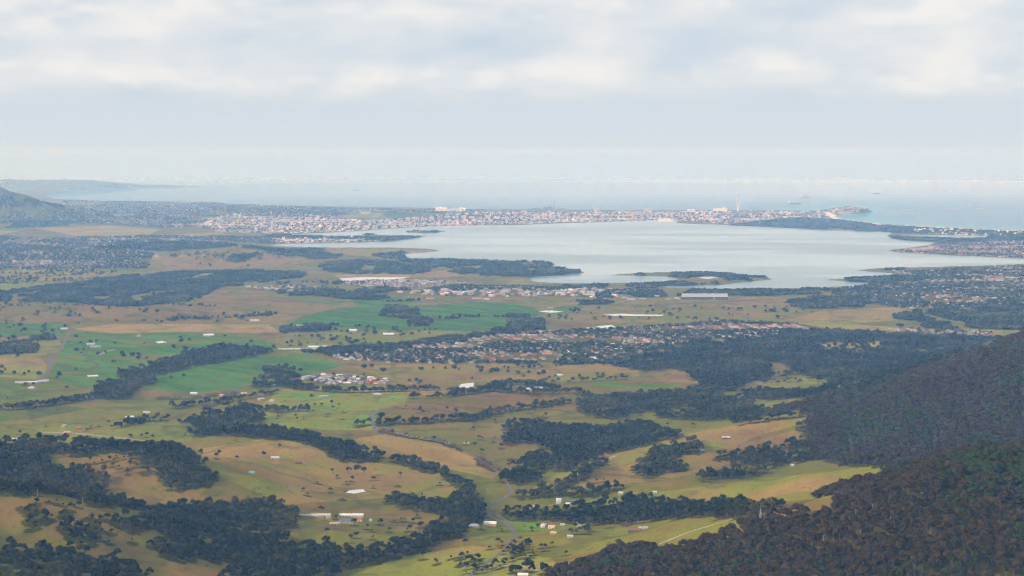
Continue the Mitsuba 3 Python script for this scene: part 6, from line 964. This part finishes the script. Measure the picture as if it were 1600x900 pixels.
lone_place_near = lone_place
rows = {}
for k, p in near_pts:
    rows.setdefault(k, []).append(p)
for k in rows:
    p = np.vstack(rows[k])
    s_ = {'hill': rng.uniform(.55, 1.05, len(p)), 'lone': .4 + .85 * rng.uniform(0, 1, len(p)) ** 1.6}.get(k, rng.uniform(.5, 1.2, len(p))); rot = rng.uniform(0, 360, len(p)); sz = rng.uniform(.85, 1.2, len(p))
    var = rng.integers(0, COUNT[k], len(p))
    vis = seen(p, 12.0)
    size = np.where(vis, s_ / np.hypot(p[:, 0], p[:, 1]), 0)
    cap = {'hill': 290, 'lone': 250, 'mid': 0, 'bare': 0}[k]
    own = np.zeros(len(p), bool)
    if cap:
        own[np.argsort(-size)[:cap]] = True
        own &= vis
    zz = height(p[:, 0], p[:, 1]) - drop(p[:, 0], p[:, 1]) - .3
    n = 0
    for j in range(len(p)):
        m = T().translate([float(p[j, 0]), float(p[j, 1]), float(zz[j])]).rotate([0, 0, 1], float(rot[j])).scale([float(s_[j]), float(s_[j]), float(s_[j] * sz[j])])
        if own[j]:
            if k == 'hill':
                key = key_for('gum_tree'); single(key, k, int(var[j]), m)
                t_ = (10 + int(var[j])) * .618 % 1.0
                hue = 'brownish' if t_ < .35 else 'olive brown' if t_ < .75 else 'dark green'
                z_ = zz[j] - CAM_Z; f_ = p[j, 1] * view_c - z_ * view_s; u_ = p[j, 0] / f_; v_ = (p[j, 1] * view_s + z_ * view_c) / f_
                where = ('in the bottom right corner of the view' if v_ < -.115 else 'on the right edge slope of the near ridge' if v_ < -.095 else 'along the upper crest of the near ridge') if u_ > .16 else \
                        'on the lower middle slope of the near ridge' if u_ > .09 else 'at the forest toe beside the spur pasture'
                tag(key, f'{hue} gum tree in dense forest {where}', 'gum tree', f'{hue} gum trees {where}')
            else:
                key = key_for('paddock_tree'); single(key, k, int(var[j]), m)
                big_ = 'bushy dark' if s_[j] > .8 else 'small dark'
                tag(key, f'{big_} tree {lone_place_near[j]}', 'tree', f'{big_} trees {lone_place_near[j]}')
        else:
            n += 1
            name = {'hill': 'ridge_forest', 'mid': 'valley_woods', 'lone': 'paddock_scrub', 'bare': 'bare_hedgerow'}[k]
            scene[f'{name}__{n:03d}'] = {'type': 'instance', 'shapegroup': {'type': 'ref', 'id': f'{k}_source_{int(var[j])}'}, 'to_world': m}
    print(k, len(p), own.sum())
for name, lab in (('ridge_forest', 'brown and dark green gum forest covering the right hand ridge'), ('valley_woods', 'dark evergreen woods along the creeks and lower slopes'),
                  ('paddock_scrub', 'small scattered trees on the rough pasture'), ('bare_hedgerow', 'purple brown leafless hedgerow trees along the road and creek')):
    tag(name, lab, 'woods', kind='stuff')
for x, y, h, k, lab in LONE_TREES:
    key = key_for('lone_tree')
    i = int(rng.integers(0, 4)) if k == 'gum' else 1
    s_ = h / (11 + 1.5 * (i % 4))
    single(key, 'lone', i, place(x, y, s_, rng.uniform(0, 360), 1.0), 'lime_leaves' if k == 'lime' else None)
    tag(key, lab, 'tree')

# ------------------------------------------------------------------ buildings
def house_mesh(l, w, h, kind):
    """(wall mesh, roof mesh) centred on the origin: walls with gables, a roof with eaves and thickness."""
    x, y, e, rise = l / 2, w / 2, .5, w * (.24 if kind == 'gable' else .27)
    if kind == 'flat':
        wall = trimesh.creation.box([l, w, h + 8]); wall.apply_translation([0, 0, h / 2 - 4])
        roof = trimesh.util.concatenate([trimesh.creation.box([l + 2, w + 2, 2.0]), trimesh.creation.box([l * .3, w * .3, h * .16])])
        roof.vertices[:8, 2] += h + 1.0; roof.vertices[8:, 2] += h + 2 + h * .08
        return wall, roof
    if kind == 'tank':
        wall = trimesh.creation.cylinder(l / 2, h + 1, sections=16); wall.apply_translation([0, 0, h / 2 - .5])
        roof = trimesh.creation.cone(l / 2 + .2, .9, sections=16); roof.apply_translation([0, 0, h])
        return wall, roof
    v = [[-x, -y, -3], [x, -y, -3], [x, y, -3], [-x, y, -3], [-x, -y, h], [x, -y, h], [x, y, h], [-x, y, h]]
    f = [[0, 1, 5], [0, 5, 4], [1, 2, 6], [1, 6, 5], [2, 3, 7], [2, 7, 6], [3, 0, 4], [3, 4, 7]]
    if kind == 'gable':
        v += [[-x, 0, h + rise], [x, 0, h + rise]]; f += [[5, 6, 9], [7, 4, 8]]
    wall = trimesh.Trimesh(v, f, process=False)
    X, Y, drop_ = x + e, y + e, e * rise / y
    rx = X if kind == 'gable' else max(x - y * .8, .2)
    top = [[-X, -Y, h - drop_], [X, -Y, h - drop_], [X, Y, h - drop_], [-X, Y, h - drop_], [-rx, 0, h + rise], [rx, 0, h + rise]]
    rv = np.array(top + [[p_[0], p_[1], p_[2] + .28] for p_ in top])
    up = [[0, 1, 5], [0, 5, 4], [2, 3, 4], [2, 4, 5], [1, 2, 5], [3, 0, 4]]
    rf = [[i + 6 for i in t] for t in up] + [t[::-1] for t in up]
    for i in range(4):
        j = (i + 1) % 4
        rf += [[i, j, j + 6], [i, j + 6, i + 6]]
    return wall, trimesh.Trimesh(rv, rf, process=False)

def face_box(cx_, cy_, cz, sx, sy, sz):
    m = trimesh.creation.box([sx, sy, sz]); m.apply_translation([cx_, cy_, cz]); return m

for name, cat, x, y, l, w_, h, kind, wc, rc, rot, lab, grp in BUILDINGS:
    key = key_for(name)
    wall, roof = house_mesh(l, w_, h, kind)
    gz = float(height(x, y) - drop(x, y))
    m = T().translate([x, y, gz]).rotate([0, 0, 1], rot - math.degrees(math.atan2(x, y)))
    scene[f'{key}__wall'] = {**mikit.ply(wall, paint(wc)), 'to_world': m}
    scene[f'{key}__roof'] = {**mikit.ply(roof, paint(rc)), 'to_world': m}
    if kind in ('gable', 'hip') and l < 50:
        n_w = max(2, int(l / 5)); d_ = mikit.ply(face_box(0, 0, 0, min(2.2, l / n_w * .5), .12, 1.3), paint((.06, .07, .09)))
        for i in range(n_w):
            wx = -l / 2 + (i + .5) * l / n_w
            wk = f'{key}__window' if i == 0 else f'{key}__window_{i:03d}'
            if i == n_w // 2:
                scene[f'{key}__door'] = {**mikit.ply(face_box(wx, -w_ / 2 - .05, 1.05, 1.4, .12, 2.1), paint((.16, .12, .1))), 'to_world': m}
            else:
                scene[wk] = {**d_, 'to_world': m @ T().translate([wx, -w_ / 2 - .05, 1.6])}
    elif kind == 'gable':
        scene[f'{key}__door'] = {**mikit.ply(face_box(l * .2, -w_ / 2 - .1, h * .38, min(8, l * .2), .25, h * .76), paint((.2, .22, .24))), 'to_world': m}
    elif kind == 'flat':
        scene[f'{key}__window'] = {**mikit.ply(face_box(0, -w_ / 2 - .3, h * .62, l * .84, .8, h * .14), paint((.2, .22, .25))), 'to_world': m}
    tag(key, lab, cat, grp)

# suburb houses: the 290 that show largest as things, the rest as one mass
ROOFS = [((.34, .12, .075), 'terracotta'), ((.30, .15, .11), 'terracotta'), ((.26, .27, .29), 'grey'), ((.40, .40, .41), 'grey'), ((.13, .13, .145), 'dark'), ((.54, .53, .51), 'white'), ((.20, .13, .10), 'brown')]
WALLS = [(.34, .29, .24), (.46, .44, .40), (.25, .16, .12), (.40, .36, .31)]
hp = np.vstack([p for _, p in house_pts]); hn = np.concatenate([[n_] * len(p) for n_, p in house_pts])
hp_ok = np.ones(len(hp), bool)
for g in roads + ponds:
    hp_ok &= ~inside(g, hp[:, 0], hp[:, 1])
hp, hn = hp[hp_ok], hn[hp_ok]
hr = np.hypot(hp[:, 0], hp[:, 1])
prob = {'town': [.24, .16, .20, .14, .16, .05, .05], 'shore': [.16, .08, .12, .26, .04, .32, .02], 'estate': [.10, .08, .26, .28, .18, .08, .02], 'point': [.26, .2, .12, .16, .06, .16, .04],
        'woods': [.2, .15, .16, .2, .1, .15, .04], 'scrub': [.16, .14, .18, .22, .12, .12, .06], 'works': [.08, .06, .24, .30, .10, .20, .02]}
roof_i = np.array([rng.choice(7, p=np.array(prob[n_]) / sum(prob[n_])) for n_ in hn])
hl = rng.uniform(13, 20, len(hp)) * np.where(hn == 'works', 1.5, 1) * np.where(hn == 'shore', 1.25, 1) * np.where(hn == 'scrub', 1.2, 1) * np.where(rng.uniform(0, 1, len(hp)) < .05, 2.2, 1)
hw = rng.uniform(9, 12.5, len(hp)) * np.where(hn == 'works', 1.4, 1) * np.where(hn == 'shore', 1.25, 1)
hh = rng.uniform(3, 4.6, len(hp)) * np.where(hn == 'works', 1.6, 1) * np.where((hn == 'shore') & (rng.uniform(0, 1, len(hp)) < .04), 3.5, 1)
ha = np.round(rng.uniform(0, 4, len(hp))) * 90 + rng.normal(0, 9, len(hp)) + np.degrees(hp[:, 0] / 900)
vis = seen(hp, 5.0)
size = np.where(vis, hl / hr, 0)
own = np.zeros(len(hp), bool); own[np.argsort(-size)[:290]] = True
hz_ = height(hp[:, 0], hp[:, 1]) - drop(hp[:, 0], hp[:, 1])
unit = {}
for j in np.nonzero(own)[0]:
    key = key_for('house')
    q_ = (round(hl[j] / 2) * 2, round(hw[j]), int(j) % 2)
    if q_ not in unit:
        wm, rm = house_mesh(q_[0], q_[1], 3.4, 'gable' if q_[2] else 'hip'); unit[q_] = (mikit.ply(wm), mikit.ply(rm))
    m = T().translate([float(hp[j, 0]), float(hp[j, 1]), float(hz_[j])]).rotate([0, 0, 1], float(ha[j]))
    rc, rname = ROOFS[roof_i[j]]
    scene[f'{key}__wall'] = {**unit[q_][0], 'bsdf': {'type': 'ref', 'id': paint(WALLS[int(j) % 4])}, 'to_world': m}
    scene[f'{key}__roof'] = {**unit[q_][1], 'bsdf': {'type': 'ref', 'id': paint(rc)}, 'to_world': m}
    side = hp[j, 0] / hp[j, 1]
    where = {'town': 'among the trees of the valley town' + (', western end' if side < -.02 else ', middle' if side < .06 else ', eastern end'), 'estate': 'in the bare new housing estate' + (', left half' if side < -.087 else ', right half')}.get(hn[j],
        'in the settled woods right of the lake' + (', near their left end' if side < .16 else ', middle' if side < .205 else ', near the right edge'))
    tag(key, f'small {rname} roofed house {where}', 'house', f'{rname} roofed houses {where}')
rest = np.nonzero(~own)[0]
wm, rm = house_mesh(2, 2, 1, 'gable')
bv = np.array([[-1, -1, -.5], [1, -1, -.5], [1, 1, -.5], [-1, 1, -.5], [-1, -1, 1], [1, -1, 1], [1, 1, 1], [-1, 1, 1], [-1, 0, 1.6], [1, 0, 1.6]], float)
bw = np.array([[0, 1, 5], [0, 5, 4], [1, 2, 6], [1, 6, 5], [2, 3, 7], [2, 7, 6], [3, 0, 4], [3, 4, 7], [5, 6, 9], [7, 4, 8]])
br = np.array([[0, 1, 5], [0, 5, 4], [2, 3, 4], [2, 4, 5]])
rv = np.array([[-1.05, -1.08, .98], [1.05, -1.08, .98], [1.05, 1.08, .98], [-1.05, 1.08, .98], [-1.05, 0, 1.66], [1.05, 0, 1.66]], float)
ca, sa = np.cos(np.radians(ha[rest])), np.sin(np.radians(ha[rest]))
def many(v):
    s3 = np.stack([hl[rest] / 2, hw[rest] / 2, hh[rest]], -1)[:, None, :] * v[None]
    xx = s3[..., 0] * ca[:, None] - s3[..., 1] * sa[:, None] + hp[rest, 0][:, None]
    yy = s3[..., 0] * sa[:, None] + s3[..., 1] * ca[:, None] + hp[rest, 1][:, None]
    return np.stack([xx, yy, s3[..., 2] + hz_[rest][:, None]], -1).reshape(-1, 3)
wv, rv_ = many(bv), many(rv)
wf = (bw[None] + (np.arange(len(rest)) * 10)[:, None, None]).reshape(-1, 3)
rf = (br[None] + (np.arange(len(rest)) * 6)[:, None, None]).reshape(-1, 3) + len(wv)
wcol = np.array(WALLS)[rng.integers(0, 4, len(rest))] * np.where(hn[rest] == 'shore', 1.4, .7)[:, None]; rcol = np.array([r_[0] for r_ in ROOFS])[roof_i[rest]] * np.where(hn[rest] == 'shore', 1.0, .75)[:, None]  # far shore houses paler, their sunlight put into the colour
col = np.vstack([np.repeat(wcol, 10, 0), np.repeat(rcol, 6, 0)])
scene['distant_houses'] = mikit.ply(trimesh.Trimesh(np.vstack([wv, rv_]), np.vstack([wf, rf]), process=False), 'painted', color=col)
tag('distant_houses', 'countless pale and red roofed houses of the far suburbs round the lake', 'houses', kind='stuff')
print('houses', len(hp))

# ------------------------------------------------------------------ stacks, ships, poles, mast, cattle
def frustum(r0, r1, z0, z1, n=14):
    m = trimesh.creation.cylinder(1.0, 1.0, sections=n)
    t = m.vertices[:, 2] + .5
    m.vertices[:, :2] *= (r0 + (r1 - r0) * t)[:, None]; m.vertices[:, 2] = z0 + (z1 - z0) * t
    return m
for x, y, h, r, lab in STACKS:
    key = key_for('chimney_stack'); gz = float(height(x, y) - drop(x, y)); m = T().translate([x, y, gz])
    pale = 'lone' in lab and 'left of the lone' not in lab
    scene[f'{key}__shaft'] = {**mikit.ply(frustum(r, r * .6, -3, h * .9), paint((.72, .68, .6) if pale or 'mast' in lab else (.25, .25, .28)), smooth=40), 'to_world': m}
    scene[f'{key}__rim'] = {**mikit.ply(frustum(r * .62, r * .6, h * .9 + .01, h), paint((.12, .12, .13)), smooth=40), 'to_world': m}
    tag(key, lab, 'chimney')
for x, y, ln, lab in SHIPS:
    key = key_for('ship'); m = T().translate([x, y, -float(drop(x, y))]).rotate([0, 0, 1], 8)
    b_ = ln * .08
    out = np.array([[-.5, -.8], [.38, -1], [.5, 0], [.38, 1], [-.5, .8]]) * [ln, b_]
    hull = trimesh.creation.extrude_polygon(shapely.Polygon(out), ln * .075); hull.apply_translation([0, 0, -ln * .01])
    scene[f'{key}__hull'] = {**mikit.ply(hull, paint((.3, .32, .35))), 'to_world': m}
    scene[f'{key}__bridge'] = {**mikit.ply(face_box(-ln * .36, 0, ln * .115, ln * .1, b_ * 1.4, ln * .1), paint((.7, .7, .68))), 'to_world': m}
    scene[f'{key}__funnel'] = {**mikit.ply(frustum(ln * .014, ln * .012, ln * .165, ln * .2), paint((.3, .14, .1))), 'to_world': m @ T().translate([-ln * .4, 0, 0])}
    scene[f'{key}__hatch'] = {**mikit.ply(face_box(ln * .06, 0, ln * .075, ln * .6, b_ * 1.2, ln * .02), paint((.32, .2, .15))), 'to_world': m}
    tag(key, lab, 'ship')
for x, y, lab in POLES:
    key = key_for('power_pole'); m = T().translate([x, y, float(height(x, y) - drop(x, y))])
    scene[f'{key}__shaft'] = {**mikit.ply(frustum(.32, .22, -1, 11), paint((.4, .37, .33)), smooth=40), 'to_world': m}
    scene[f'{key}__crossarm'] = {**mikit.ply(face_box(0, .28, 10.2, 2.6, .18, .22), paint((.4, .37, .33))), 'to_world': m}
    tag(key, lab, 'power pole')
x, y = MAST
m = T().translate([x, y, float(height(x, y) - drop(x, y))])
bars = []
for i in range(4):
    sx, sy = (-1, 1)[i % 2], (-1, 1)[i // 2]
    pts = [np.array([sx * 1.6, sy * 1.6, -1.0]), np.array([sx * .5, sy * .5, 26.0])]
    seg = trimesh.creation.cylinder(.16, segment=pts, sections=5); bars.append(seg)
for z in range(2, 26, 3):
    s_ = 1.6 - 1.1 * z / 26; s2 = 1.6 - 1.1 * (z + 3) / 26
    for i, (p0, p1) in enumerate([((-s_, -s_, z), (s2, -s2, z + 3)), ((s_, -s_, z), (s2, s2, z + 3)), ((s_, s_, z), (-s2, s2, z + 3)), ((-s_, s_, z), (-s2, -s2, z + 3))]):
        bars.append(trimesh.creation.cylinder(.09, segment=[p0, p1], sections=4))
scene['lattice_mast__frame'] = {**mikit.ply(trimesh.util.concatenate(bars), paint((.55, .55, .54))), 'to_world': m}
scene['lattice_mast__antenna'] = {**mikit.ply(frustum(.18, .1, 26.01, 32, 8), paint((.6, .6, .6))), 'to_world': m}
tag('lattice_mast', 'pale lattice mast rising from the toe of the right hand forest', 'mast')
def cow_mesh():
    parts = [trimesh.creation.icosphere(1, 1.0) for _ in range(3)]
    parts[0].vertices *= [1.05, .42, .46]; parts[0].vertices += [0, 0, 1.0]
    parts[1].vertices *= [.42, .2, .28]; parts[1].vertices += [1.1, 0, 1.15]
    parts[2].vertices *= [.28, .14, .16]; parts[2].vertices += [1.5, 0, .98]
    for sx in (-.7, .7):
        for sy in (-.22, .22):
            leg = frustum(.08, .13, -.15, .85, 6); leg.vertices += [sx, sy, 0]; parts.append(leg)
    return trimesh.util.concatenate(parts)
cow = mikit.ply(cow_mesh(), paint((.04, .03, .03)), smooth=50)
for x, y in COWS:
    key = key_for('cow')
    scene[key] = {**cow, 'to_world': T().translate([x, y, float(height(x, y) - drop(x, y))]).rotate([0, 0, 1], float(rng.uniform(0, 360)))}
    tag(key, 'dark cow grazing on the open grass of the green spur', 'cow', 'cattle on the green spur')
